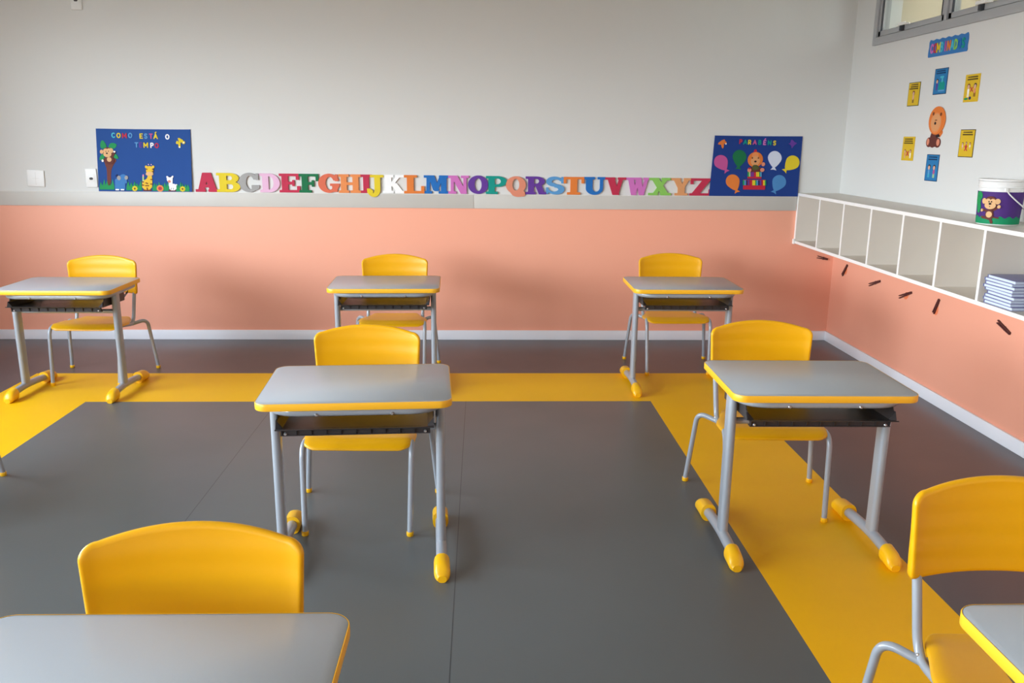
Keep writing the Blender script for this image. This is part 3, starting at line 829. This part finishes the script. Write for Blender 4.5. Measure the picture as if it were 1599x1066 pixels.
# ------------------------------------------------------------------ small lettering for the posters
def arc(cx, cy, rx, ry, a0, a1, n=12):
    return [(cx + rx * math.cos(math.radians(a0 + (a1 - a0) * k / n)), cy + ry * math.sin(math.radians(a0 + (a1 - a0) * k / n))) for k in range(n + 1)]
SANS = {   # strokes of a rounded block alphabet: width, polylines in a box one unit high
 'C': (.72, [arc(.40, .5, .30, .40, 45, 315)]),
 'O': (.80, [arc(.40, .5, .30, .40, 0, 360, 20)]),
 'M': (.88, [[(.10, .1), (.10, .9), (.44, .35), (.78, .9), (.78, .1)]]),
 'E': (.62, [[(.54, .9), (.10, .9), (.10, .1), (.54, .1)], [(.10, .5), (.46, .5)]]),
 'S': (.64, [arc(.33, .70, .22, .20, 30, 270) + arc(.31, .30, .22, .20, 90, -150)]),
 'T': (.68, [[(.08, .9), (.60, .9)], [(.34, .9), (.34, .1)]]),
 'A': (.80, [[(.08, .1), (.40, .9), (.72, .1)], [(.20, .36), (.60, .36)]]),
 'P': (.64, [[(.10, .1), (.10, .9), (.32, .9)] + arc(.32, .68, .22, .22, 90, -90) + [(.10, .46)]]),
 'R': (.68, [[(.10, .1), (.10, .9), (.32, .9)] + arc(.32, .68, .22, .22, 90, -90) + [(.10, .46)], [(.34, .46), (.58, .1)]]),
 'B': (.66, [[(.10, .1), (.10, .9), (.30, .9)] + arc(.30, .71, .20, .19, 90, -90) + [(.10, .52)], [(.30, .52)] + arc(.32, .31, .22, .21, 90, -90) + [(.10, .1)]]),
 'N': (.78, [[(.10, .1), (.10, .9), (.66, .1), (.66, .9)]]),
 'I': (.26, [[(.13, .1), (.13, .9)]]),
 'D': (.76, [[(.10, .1), (.10, .9), (.28, .9)] + arc(.28, .5, .36, .40, 90, -90) + [(.10, .1)]]),
}
SANS['Á'] = (.80, SANS['A'][1] + [[(.36, 1.14), (.50, 1.28)]])
SANS['É'] = (.62, SANS['E'][1] + [[(.28, 1.14), (.42, 1.28)]])
def text_part(ch, cx, cy, size, colour, to3, parent, w0, w1, bold=.105, sx=1.0):
    wd, strokes = SANS[ch]
    segs = [(a, b) for st in strokes for a, b in zip(st[:-1], st[1:])]
    def fn(X, Y):
        D = np.full(X.shape, 9.0)
        for (x0, y0), (x1, y1) in segs:
            dx, dy = x1 - x0, y1 - y0
            t = np.clip(((X - x0) * dx + (Y - y0) * dy) / (dx * dx + dy * dy + 1e-9), 0, 1)
            D = np.minimum(D, np.hypot(X - x0 - t * dx, Y - y0 - t * dy))
        return D - bold
    bm = extrude_march(fn, (-.06, wd + .06, -.06, 1.42), (26, 40), w0, w1, lambda x, y, w_: to3(cx + (x - wd / 2) * size * sx, cy + y * size, w_))
    return build('letter', bm, FOAM[colour], parent, smooth=False)

# ------------------------------------------------------------------ poster with tree and animals
def poster(x0, x1, z0, z1, dl, dr, col, label, edge):
    """board standing on the rail against the back wall; dl, dr shift of the top corners"""
    r = empty('poster', (x0, 0, z0)); tag(r, label, 'poster')
    Wd, Hd = x1 - x0, z1 - z0
    def to3(u, v, w_):      # u in 0..Wd, v in 0..Hd
        k = v / Hd
        return (u + dl * k * (1 - u / Wd) + dr * k * (u / Wd), -(.0155 + w_) + .010 * k, v)
    bm = bmesh.new(); n = 12
    pts = [(Wd * k / n, 0) for k in range(n)] + [(Wd, Hd * k / n) for k in range(n)] + [(Wd * (1 - k / n), Hd - .006 * (k / n) * (1 - k / n)) for k in range(n)] + [(0, Hd * (1 - k / n)) for k in range(n)]
    prism(bm, pts, -.004, 0, to3, 0)
    build('board', bm, [col], r, smooth=False)
    return r, to3, Wd, Hd
p1, T1, W1, H1 = poster(-2.531, -1.922, 1.0085, 1.412, .016, .016, FOAM['board'], 'blue foam poster of a tree, monkey, giraffe and goat reading COMO ESTÁ O TEMPO', 1)
def m1(X, Y):   # drawing grid of the poster: X 0..1085, Y 0..722 downwards
    return (X / 1085 * W1, (722 - Y) / 722 * H1)
def q1(X, Y):   # crop reading -> poster metres
    yy = Y - 145; return m1(X - 360 - yy * .055, yy)
def sc(r): return r / 1085 * W1
def E1(X, Y, a, b=None, rot=0): u, v = q1(X, Y); return ell(u, v, sc(a), sc(b or a), rot)
def K1(X0, Y0, X1_, Y1_, t): a = q1(X0, Y0); b = q1(X1_, Y1_); return caps(a[0], a[1], b[0], b[1], sc(t))
def G1(*pts, s=0):
    p = [q1(*q) for q in pts]; return smooth_poly(p, s) if s else p
# grass
def grass(X0, X1_, base, hs, seed):
    rnd = random.Random(seed); n = max(4, int((X1_ - X0) / 30)); pts = [(X0, base), (X1_, base), (X1_, base - 40)]
    st = (X1_ - X0) / n
    for k in range(n, 0, -1):
        hx_ = X0 + st * (k - .5) + rnd.uniform(-8, 8); pts.append((hx_, base - rnd.uniform(.65, 1) * hs)); pts.append((X0 + st * (k - 1), base - 45))
    return G1(*pts)
art('grass_figure', [(grass(410, 580, 846, 130, 1), 'leaf'), (grass(722, 900, 852, 120, 2), 'leaf')], T1, p1)
art('grass_figure', [(grass(1025, 1215, 856, 115, 3), 'leaf'), (grass(1300, 1455, 860, 120, 4), 'leaf')], T1, p1)
art('tree_figure', [(G1((498, 800), (545, 800), (538, 640), (560, 570), (610, 500), (560, 470), (450, 470), (470, 560), (492, 600), s=1), 'bark'),
                    (G1((415, 300), (440, 270), (480, 320), (495, 375), (415, 375), s=2), 'leaf'), (G1((500, 370), (530, 300), (610, 320), (590, 365), (560, 375), s=2), 'leaf'),
                    (G1((430, 430), (395, 510), (455, 500), (470, 450), s=2), 'leaf'), (G1((560, 440), (600, 430), (635, 495), (570, 480), s=2), 'leaf')], T1, p1, 0, .0004)
art('monkey_figure', [(E1(500, 415, 55, 58), 'monkey'), (E1(432, 410, 20, 24), 'cream'), (E1(540, 395, 26, 28), 'cream'), (E1(522, 505, 55, 50), 'monkey'), (K1(490, 490, 447, 512, 14), 'monkey'), (K1(550, 470, 580, 412, 14), 'monkey'),
                      (E1(522, 497, 27, 27), 'cream'), (E1(480, 400, 28, 28), 'cream'), (E1(518, 398, 28, 28), 'cream'), (E1(500, 437, 46, 34), 'cream'), (E1(495, 427, 11, 9), 'black'), (E1(484, 405, 4, 7), 'black'), (E1(512, 403, 4, 7), 'black'),
                      (E1(447, 512, 12, 15), 'white'), (E1(582, 408, 13, 10), 'white')], T1, p1, .003, .0003)
art('elephant_figure', [(K1(610, 740, 612, 830, 22), 'elephant'), (G1((598, 740), (700, 740), (700, 845), (598, 845), s=2), 'elephant'), (K1(685, 770, 686, 828, 22), 'elephant'), (E1(684, 712, 44, 46), 'elephant'), (K1(640, 750, 660, 760, 42), 'elephant'), (K1(712, 745, 716, 760, 14), 'elephant'),
                        (E1(634, 710, 22, 26, .2), 'grey'), (E1(720, 706, 20, 24, -.2), 'grey'), (G1((592, 680), (612, 668), (618, 695), (600, 700)), 'navy'),
                        (K1(604, 846, 632, 846, 8), 'white'), (K1(664, 846, 690, 846, 8), 'white')], T1, p1, .0015, .0003)
gsp = [(G1((935, 760 + 0), (960, 770), (965, 775), (940, 778)), 'spot')]
art('giraffe_figure', [(K1(925, 850, 1005, 850, 10), 'bark'), (G1((905, 735), (955, 725), (975, 660), (1010, 655), (1022, 740), (1018, 845), (905, 845), s=1), 'giraffe'), (K1(915, 740, 915, 690, 9), 'palegreen'), (E1(915, 680, 9, 14), 'pink'),
                       (E1(988, 618, 42, 50), 'giraffe'), (E1(950, 580, 16, 18, .7), 'giraffe'), (E1(1026, 580, 16, 18, -.7), 'giraffe'), (E1(988, 660, 44, 24), 'cream'), (E1(974, 552, 6, 8), 'palepink'), (E1(1006, 552, 6, 8), 'palepink'),
                       (K1(948, 765, 968, 772, 6), 'spot'), (K1(945, 797, 980, 797, 6), 'spot'), (K1(1004, 724, 1018, 724, 6), 'spot'), (K1(1004, 778, 1018, 778, 6), 'spot'), (K1(905, 752, 920, 754, 6), 'spot'), (K1(905, 790, 920, 792, 6), 'spot'),
                       (K1(1020, 605, 1032, 607, 5), 'spot'), (K1(1020, 630, 1032, 632, 5), 'spot'), (K1(948, 605, 958, 605, 5), 'spot'), (K1(962, 825, 968, 845, 5), 'spot')], T1, p1, .0015, .0002)
art('goat_figure', [(K1(1220, 852, 1290, 852, 9), 'bark'), (G1((1218, 770), (1300, 775), (1305, 850), (1222, 850), s=1), 'white'), (K1(1235, 720, 1235, 790, 22), 'white'), (K1(1285, 790, 1302, 785, 8), 'white'), (E1(1224, 720, 34, 36), 'white'), (E1(1196, 698, 10, 16, .5), 'white'), (E1(1254, 694, 10, 16, -.5), 'white'), (K1(1216, 690, 1232, 690, 8), 'navy'), (E1(1220, 746, 18, 16), 'peach'),
                    (K1(1242, 822, 1244, 840, 3), 'grey'), (K1(1268, 822, 1270, 840, 3), 'grey')], T1, p1, .0015, .0003)
def flower(X, Y, petal, centre):
    sh_ = [(E1(X + 20 * math.cos(a), Y + 20 * math.sin(a), 13, 10, -a), petal) for a in [k * PI / 4 for k in range(8)]]
    art('flower_figure', sh_ + [(E1(X, Y, 17), petal), (E1(X, Y, 11), centre)], T1, p1, .002, .0001)
flower(820, 832, 'yellow', 'spot'); flower(1376, 832, 'yellow', 'spot')
art('flower_figure', [(E1(1114, 828, 40, 38), 'lightorange'), (E1(1114, 828, 22, 21), 'crimson')], T1, p1, .002)
art('butterfly_figure', [(G1((1295, 230), (1385, 275), (1330, 305), s=1), 'yellow'), (G1((1300, 265), (1280, 310), (1320, 315), s=1), 'yellow'), (K1(1325, 290, 1328, 345, 12), 'yellow'), (E1(1374, 295, 18, 18), 'yellow'), (E1(1330, 348, 9, 9), 'white'), (E1(1376, 296, 8, 8), 'white')], T1, p1, .001, .0004)
for ch, X, Y, c in (('C', 565, 250, 'cyan'), ('O', 626, 252, 'yellow'), ('M', 693, 254, 'crimson'), ('O', 759, 250, 'skyblue'), ('E', 885, 256, 'yellow'), ('S', 939, 256, 'skyblue'), ('T', 998, 257, 'magenta'), ('Á', 1051, 258, 'yellow'), ('O', 1186, 262, 'white'),
                   ('T', 833, 358, 'skyblue'), ('E', 882, 358, 'purple'), ('M', 940, 359, 'yellow'), ('P', 1012, 361, 'white'), ('O', 1066, 363, 'crimson')):
    u, v = q1(X, Y); text_part(ch, u, v, .034, c, T1, p1, 0, .003)

# ------------------------------------------------------------------ poster with balloons
p2, T2, W2, H2 = poster(1.548, 2.158, 1.0085, 1.408, .018, .004, FOAM['boardblue'], 'dark blue foam birthday poster with balloons and lion reading PARABÉNS', 1)
def q2(X, Y):
    yy = Y - 180; return ((X - 225 + yy * .09) / 1118 * W2, (765 - yy) / 765 * H2)
s2 = lambda r: r / 1118 * W2
def E2(X, Y, a, b=None, rot=0): u, v = q2(X, Y); return ell(u, v, s2(a), s2(b or a), rot)
def K2(X0, Y0, X1_, Y1_, t): a = q2(X0, Y0); b = q2(X1_, Y1_); return caps(a[0], a[1], b[0], b[1], s2(t))
def G2(*pts, s=0):
    p = [q2(*q) for q in pts]; return smooth_poly(p, s) if s else p
def balloon(cx, cy, kx, ky, c, rim=None):
    """cx, cy centre; kx, ky knot"""
    d = math.hypot(kx - cx, ky - cy); ux, uy = (kx - cx) / d, (ky - cy) / d; nx_, ny_ = -uy, ux
    pts = []
    R_ = 88
    for k in range(28):
        a = k * 2 * PI / 28; ca, sa = math.cos(a), math.sin(a)
        al = -ca * R_ * 1.05 if ca > 0 else -ca * (d - 18); wd = sa * R_ * (1 if ca > -.1 else (1 - .45 * (abs(ca) - .1)))
        pts.append((cx + ux * al + nx_ * wd, cy + uy * al + ny_ * wd))
    k1 = [(kx - ux * 25 - nx_ * 10, ky - uy * 25 - ny_ * 10), (kx - ux * 25 + nx_ * 10, ky - uy * 25 + ny_ * 10), (kx + ux * 14 + nx_ * 38, ky + uy * 14 + ny_ * 38), (kx + ux * 8, ky + uy * 8), (kx + ux * 14 - nx_ * 38, ky + uy * 14 - ny_ * 38)]
    o = art('balloon_figure', [(G2(*pts), c), (G2(*k1), c)], T2, p2)
    o['label'] = {'magenta': 'pink', 'green': 'green', 'grey': 'pale grey', 'yellow': 'yellow', 'orange': 'orange', 'balloonblue': 'light blue'}.get(c, c) + ' balloon'
FOAM['balloonwhite'] = mat('foam_balloonwhite', rgb(206, 212, 228), .65)
balloon(305, 515, 375, 628, 'magenta'); balloon(537, 450, 524, 590, 'green'); balloon(985, 460, 970, 595, 'balloonwhite'); balloon(1210, 512, 1112, 615, 'yellow')
balloon(455, 760, 508, 888, 'orange'); balloon(1040, 762, 975, 890, 'balloonblue')
art('lion_figure', [(G2((650, 640), (835, 640), (800, 560), (690, 560), s=1), 'monkey'), (E2(738, 380, 20, 30), 'red'), (E2(738, 478, 96, 92), 'maneorange'), (E2(738, 425, 42, 40), 'lightorange'), (E2(738, 495, 58, 60), 'tan'), (E2(700, 458, 10), 'spot'), (E2(776, 458, 10), 'spot'), (E2(738, 502, 16, 12), 'black'),
                    (G2((700, 545), (770, 545), (790, 600), (700, 615), s=1), 'moss'), (E2(663, 612, 24, 24), 'peach'), (E2(826, 608, 26, 24), 'peach'), (E2(838, 536, 22, 24), 'peach'), (E2(665, 590, 16, 10), 'red')], T2, p2, .0, .0003)
cake = [(G2((640, 640), (815, 640), (815, 720), (640, 720)), 'red'), (G2((585, 735), (870, 735), (860, 860), (585, 860)), 'red')]
for k, (X, c) in enumerate(((640, 'leaf'), (658, 'palegreen'), (678, 'purple'), (700, 'purple'), (748, 'yellow'), (768, 'yellow'), (785, 'leaf'), (800, 'skyblue'))):
    cake.append((G2((X, 635), (X + 17, 635), (X + 17, 695), (X, 695)), c))
for k, (X, c) in enumerate(((582, 'leaf'), (600, 'skyblue'), (620, 'navy'), (645, 'purple'), (700, 'yellow'), (718, 'yellow'), (736, 'leaf'), (752, 'skyblue'), (772, 'navy'), (795, 'purple'), (838, 'yellow'), (855, 'leaf'))):
    cake.append((G2((X, 740), (X + 17, 740), (X + 17, 805), (X, 805)), c))
art('cake_figure', cake, T2, p2, .0, .0002, .003)
art('butterfly_figure', [(G2((340, 220), (360, 250), (300, 300), (250, 285), s=1), 'maneorange'), (G2((300, 270), (340, 260), (335, 345), (310, 335), s=1), 'maneorange'), (E2(355, 270, 16), 'maneorange'), (E2(364, 284, 9), 'white')], T2, p2, 0, .0003)
art('butterfly_figure', [(G2((1190, 225), (1215, 225), (1235, 255), (1275, 265), (1230, 295), (1200, 340), (1195, 290), (1155, 275), (1190, 260), s=1), 'purple')], T2, p2, 0)
for ch, X, Y, c in (('P', 550, 285, 'crimson'), ('A', 608, 289, 'teal'), ('R', 663, 291, 'yellow'), ('A', 728, 292, 'magenta'), ('B', 793, 293, 'teal'), ('É', 854, 294, 'orchid'), ('N', 917, 296, 'teal'), ('S', 980, 298, 'yellow')):
    u, v = q2(X, Y); text_part(ch, u, v, .032, c, T2, p2, 0, .003)

# ------------------------------------------------------------------ plates on the back wall
def plate(x0, x1, z0, z1, label, kind, cat, rot=0):
    r = empty(kind, ((x0 + x1) / 2, 0, (z0 + z1) / 2)); tag(r, label, cat); hw, hh_ = (x1 - x0) / 2, (z1 - z0) / 2
    r.rotation_euler = (0, rot, 0)
    bm = bmesh.new()
    rings = [[(x, -y_, z) for x, z in rrect(hw - i, hh_ - i, .006, 5)] for i, y_ in ((0, 0), (0, .006), (.002, .0085), (.004, .009))]
    loops(bm, rings); build('cover_plate', bm, M_plate, r)
    return r, hw, hh_
r, hw, hh_ = plate(-2.992, -2.880, 1.034, 1.142, 'blank white square wall plate left of the outlet', 'wall_plate', 'wall plate', .04)
bm = bmesh.new(); box(bm, -.0008, .0008, -.0094, -.009, -hh_ + .012, hh_ - .012); box(bm, -.02, .02, -.0094, -.009, -.0006, .0006); build('seam', bm, M_railm, r, smooth=False)
def outlet(x0, x1, z0, z1, label):
    r, hw, hh_ = plate(x0, x1, z0, z1, label, 'wall_outlet', 'outlet')
    bm = bmesh.new(); box(bm, -.021, .021, -.0105, -.009, -.024, .024, 0, .0006); ins = build('socket', bm, M_plate, r)
    bm = bmesh.new()
    prism(bm, rrect(.012, .008, .007, 5, .0, -.004), .0105, .0109, lambda a, b, w_: (a, -w_, b)); build('socket_opening', bm, M_dark, ins, smooth=False)
outlet(-2.612, -2.538, 1.033, 1.155, 'white wall outlet just above the rail beside the tree poster')
outlet(-2.593, -2.523, 2.14, 2.262, 'white wall outlet high up near the top left corner')

# ------------------------------------------------------------------ right wall cards (u runs towards the camera: -y)
def T3w(y0, z0, tilt=0, dl=0.0):
    c, s = math.cos(tilt), math.sin(tilt)
    return lambda u, v, w_: (XR - .0003 - w_, y0 - (u * c - v * s), z0 + (u * s + v * c))
def card(y0, z0, Wc, Hc, col, edge, label, draw, tilt=0.0):
    o = empty('rule_card', (0, 0, 0)); tag(o, label, 'card', 'classroom rule cards around the lion')
    o.location = (XR, y0, z0)
    t_ = T3w(0, 0, tilt); to3 = lambda u, v, w_: (t_(u, v, w_)[0] - XR, t_(u, v, w_)[1], t_(u, v, w_)[2])
    bm = bmesh.new()
    prism(bm, [(0, 0), (Wc, 0), (Wc, Hc), (0, Hc)], 0, .0016, to3, 1)
    prism(bm, [(.004, .004), (Wc - .004, .004), (Wc - .004, Hc - .004), (.004, Hc - .004)], .0016, .0022, to3, 0)
    build('sheet', bm, [FOAM[col], FOAM[edge]], o, smooth=False)
    for i, sh_ in enumerate(draw(Wc, Hc)):
        nm, shapes = sh_; art(nm, shapes, to3, o, .0022, .0002, .0004)
def lines(W_, H_2, rows, ink):
    sh_ = []
    rnd = random.Random(int(W_ * 1e4) + rows)
    for k in range(rows):
        v = H_2 * (.90 - .085 * k); a = W_ * (.14 + rnd.uniform(0, .08)); e_ = W_ * (.86 - rnd.uniform(0, .08)); x = a
        while x < e_:
            wl = W_ * rnd.uniform(.035, .055)
            sh_.append(([(x, v - H_2 * .022), (x + wl, v - H_2 * .022), (x + wl, v + H_2 * .022), (x, v + H_2 * .022)], ink)); x += wl + W_ * .018
    return ('printed_lines', sh_)
def kid(x, y, s, hair, shirt, legs='blue'):
    return [(caps(x - .18 * s, y - 1.0 * s, x - .2 * s, y - 1.75 * s, .12 * s), legs), (caps(x + .18 * s, y - 1.0 * s, x + .2 * s, y - 1.75 * s, .12 * s), legs),
            (ell(x, y - .75 * s, .32 * s, .5 * s), shirt), (ell(x, y + .12 * s, .48 * s, .48 * s), hair), (ell(x, y, .38 * s, .38 * s), 'skin')]
def cross(x, y, s): return [(caps(x - s, y - s, x + s, y + s, s * .28), 'red'), (caps(x - s, y + s, x + s, y - s, s * .28), 'red')]
def d_mask(W_, H_2): return [lines(W_, H_2, 3, 'ink'), ('child_figure', kid(W_ * .5, H_2 * .52, H_2 * .21, 'spot', 'skin', 'brownedge'))]
def d_gel(W_, H_2):
    return [lines(W_, H_2, 2, 'inkblue'), ('child_figure', kid(W_ * .27, H_2 * .50, H_2 * .18, 'black', 'purple', 'purple')),
            ('bottle_figure', [([(W_ * .42, H_2 * .14), (W_ * .86, H_2 * .14), (W_ * .86, H_2 * .42), (W_ * .74, H_2 * .5), (W_ * .54, H_2 * .5), (W_ * .42, H_2 * .42)], 'teal'), (caps(W_ * .64, H_2 * .5, W_ * .64, H_2 * .64, W_ * .05), 'cyan'), (caps(W_ * .5, H_2 * .66, W_ * .7, H_2 * .66, W_ * .04), 'cyan'), (caps(W_ * .44, H_2 * .14, W_ * .84, H_2 * .14, W_ * .03), 'skyblue')])]
def d_hug(W_, H_2):
    return [lines(W_, H_2, 2, 'ink'), ('child_figure', kid(W_ * .3, H_2 * .55, H_2 * .2, 'spot', 'white', 'white')), ('child_figure', kid(W_ * .74, H_2 * .55, H_2 * .2, 'black', 'peach', 'spot')),
            ('toy_figure', [(ell(W_ * .2, H_2 * .12, W_ * .14, H_2 * .04), 'leaf'), (ell(W_ * .46, H_2 * .14, W_ * .08, H_2 * .06), 'navy')]), ('cross_mark', cross(W_ * .52, H_2 * .45, H_2 * .075))]
def d_share(W_, H_2):
    return [lines(W_, H_2, 3, 'ink'), ('child_figure', kid(W_ * .28, H_2 * .38, H_2 * .15, 'spot', 'peach', 'skin')), ('child_figure', kid(W_ * .74, H_2 * .38, H_2 * .15, 'spot', 'white', 'white')), ('cross_mark', cross(W_ * .5, H_2 * .3, H_2 * .09))]
def d_group(W_, H_2):
    return [lines(W_, H_2, 2, 'ink'), ('child_figure', kid(W_ * .26, H_2 * .48, H_2 * .10, 'black', 'palepink', 'skin')), ('child_figure', kid(W_ * .5, H_2 * .50, H_2 * .10, 'black', 'red', 'red')), ('child_figure', kid(W_ * .76, H_2 * .48, H_2 * .10, 'spot', 'white', 'skin')), ('cross_mark', cross(W_ * .5, H_2 * .32, H_2 * .08))]
def d_two(W_, H_2):
    return [lines(W_, H_2, 2, 'inkblue'), ('child_figure', kid(W_ * .3, H_2 * .5, H_2 * .20, 'black', 'skyblue', 'cyan')), ('child_figure', kid(W_ * .7, H_2 * .5, H_2 * .20, 'black', 'magenta', 'palegreen'))]
card(-.822, 1.577, .132, .130, 'cardyellow', 'moss', 'yellow rule card with lone child, upper left of the lion', d_mask)
card(-1.098, 1.628, .135, .134, 'cardblue', 'inkblue', 'blue rule card with a gel bottle above the lion', d_gel)
card(-1.410, 1.577, .132, .134, 'cardyellow', 'cardyellow', 'yellow rule card with two children and toys, upper right of the lion', d_hug)
card(-.826, 1.274, .138, .134, 'cardyellow', 'cardyellow', 'yellow rule card with red cross, lower left of the lion', d_share)
card(-1.118, 1.172, .132, .142, 'cardblue', 'inkblue', 'blue rule card with two children below the lion', d_two)
card(-1.427, 1.306, .134, .137, 'cardyellow', 'ink', 'yellow rule card with red cross, lower right of the lion', d_group)

# lion cut-out
li = empty('lion_cutout', (XR, -1.09, 1.352)); tag(li, 'orange lion with brown body cut from foam, centre of the rule cards', 'wall decoration')
tl = lambda u, v, w_: (-.0003 - w_, -u, v)
art('body', [(caps(.07, .035, .085, .075, .038), 'monkey'), (ell(.030, .026, .030, .026), 'monkey'), (ell(.122, .024, .030, .026), 'monkey'), (caps(.03, .012, .12, .012, .010), 'monkey'), (ell(.022, .028, .013, .018), 'peach'), (ell(.128, .026, .016, .018), 'peach'),
             (caps(.105, .058, .130, .060, .006), 'black')], tl, li, 0, .0004)
art('tail', [(caps(.132, .062, .150, .078, .010), 'maneorange')], tl, li, 0, .0004)
art('head', [(ell(.092, .140, .086, .074), 'maneorange'), (ell(.084, .128, .056, .054), 'lightorange'), (ell(.084, .130, .050, .046), 'tan'), (ell(.050, .176, .009), 'spot'), (ell(.128, .172, .009), 'spot'), (ell(.080, .126, .009, .008), 'black'), (ell(.078, .142, .004, .003), 'spot'), (ell(.090, .142, .004, .003), 'spot')], tl, li, .0022, .0004)

# title sign
ts = empty('title_sign', (XR, -1.00, 1.828)); tag(ts, 'blue wavy edged sign reading COMBINADOS below the high window', 'sign')
TW, THt = .392, .090
pts = [(.006, 0), (TW - .006, 0), (TW, .008), (TW - .004, THt * .35), (TW, THt * .65), (TW - .004, THt * .9)]
for k in range(25):
    t = 1 - k / 24; pts.append((.012 + (TW - .024) * t, THt * (.985 + .035 * math.cos(t * 2 * PI * 6))))
pts += [(.002, THt * .88), (.005, THt * .6), (0, THt * .3), (.001, .006)]
art('backing', [(pts, 'sign')], tl, ts, 0, 0, .003)
for k, (ch, c) in enumerate(zip('COMBINADOS', ('orchid', 'crimson', 'yellow', 'cyan', 'magenta', 'orange', 'cyan', 'lime', 'blue', 'teal'))):
    text_part(ch, .040 + .0345 * k, .018, .052, c, tl, ts, .003, .0055, .11, .85)

# ------------------------------------------------------------------ clothes pegs glued on the wall below the shelf
def make_peg(L_):
    r = empty('clothes_peg', (0, 0, 0))
    for s in (-1, 1):
        bm = bmesh.new()
        # arm in the uv plane; u along the peg, closed jaw at u=0, open handles at u=L
        pts = [(0, s * .0004), (0, s * .006), (L_ * .3, s * .0078), (L_ * .6, s * .0082), (L_, s * .0095), (L_, s * .0045), (L_ * .5, s * .0008)]
        prism(bm, pts, .001, .0095, lambda a, b, w_: (a, b, w_))
        build('arm', bm, M_peg, r, smooth=False)
    bm = bmesh.new(); tube(bm, [(L_ * .42, -.0105, .005), (L_ * .42, .0105, .005)], .0032, 10)
    build('spring', bm, M_spring, r)
    return r
# each: plane, closed end (u, z), open end (u, z)
PEGS = [('b', (2.413, .578), (2.338, .594), 'dark wooden clothes peg on the back wall, under the shelf end'),
        ('r', (-.252, .574), (-.188, .496), 'upright dark clothes peg, first on the right wall from the corner'),
        ('r', (-.740, .546), (-.600, .500), 'slanting dark clothes peg, second on the right wall from the corner'),
        ('r', (-1.134, .546), (-1.000, .496), 'slanting dark clothes peg on an orange dot, third on the right wall'),
        ('r', (-1.432, .562), (-1.392, .480), 'upright dark clothes peg with orange dot below, fourth on the right wall'),
        ('r', (-2.070, .520), (-1.965, .556), 'dark clothes peg with open legs below the notebooks')]
pegp = None
for i, (pl, a, b, lb) in enumerate(PEGS):
    if pl == 'r': A = Vector((XR, a[0], a[1])); B = Vector((XR, b[0], b[1])); nrm = Vector((-1, 0, 0))
    else: A = Vector((a[0], 0, a[1])); B = Vector((b[0], 0, b[1])); nrm = Vector((0, -1, 0))
    d = (B - A); L_ = d.length; d.normalize()
    o = make_peg(1.0 * L_)
    yv = nrm.cross(d)
    m = Matrix((d, yv, nrm)).transposed().to_4x4(); m.translation = A
    o.matrix_world = m
    if i in (1, 3, 4):
        bm = bmesh.new(); prism(bm, ell(L_ * (.5 if i != 4 else .75), .006, .028, .020, .2), 0, .0008, lambda p, q, w_: (p, q, w_))
        build('paper_dot', bm, M_glue, o, smooth=False)['label'] = 'orange paper dot'
    tag(o, lb, 'clothes peg', 'clothes pegs below the shelf')
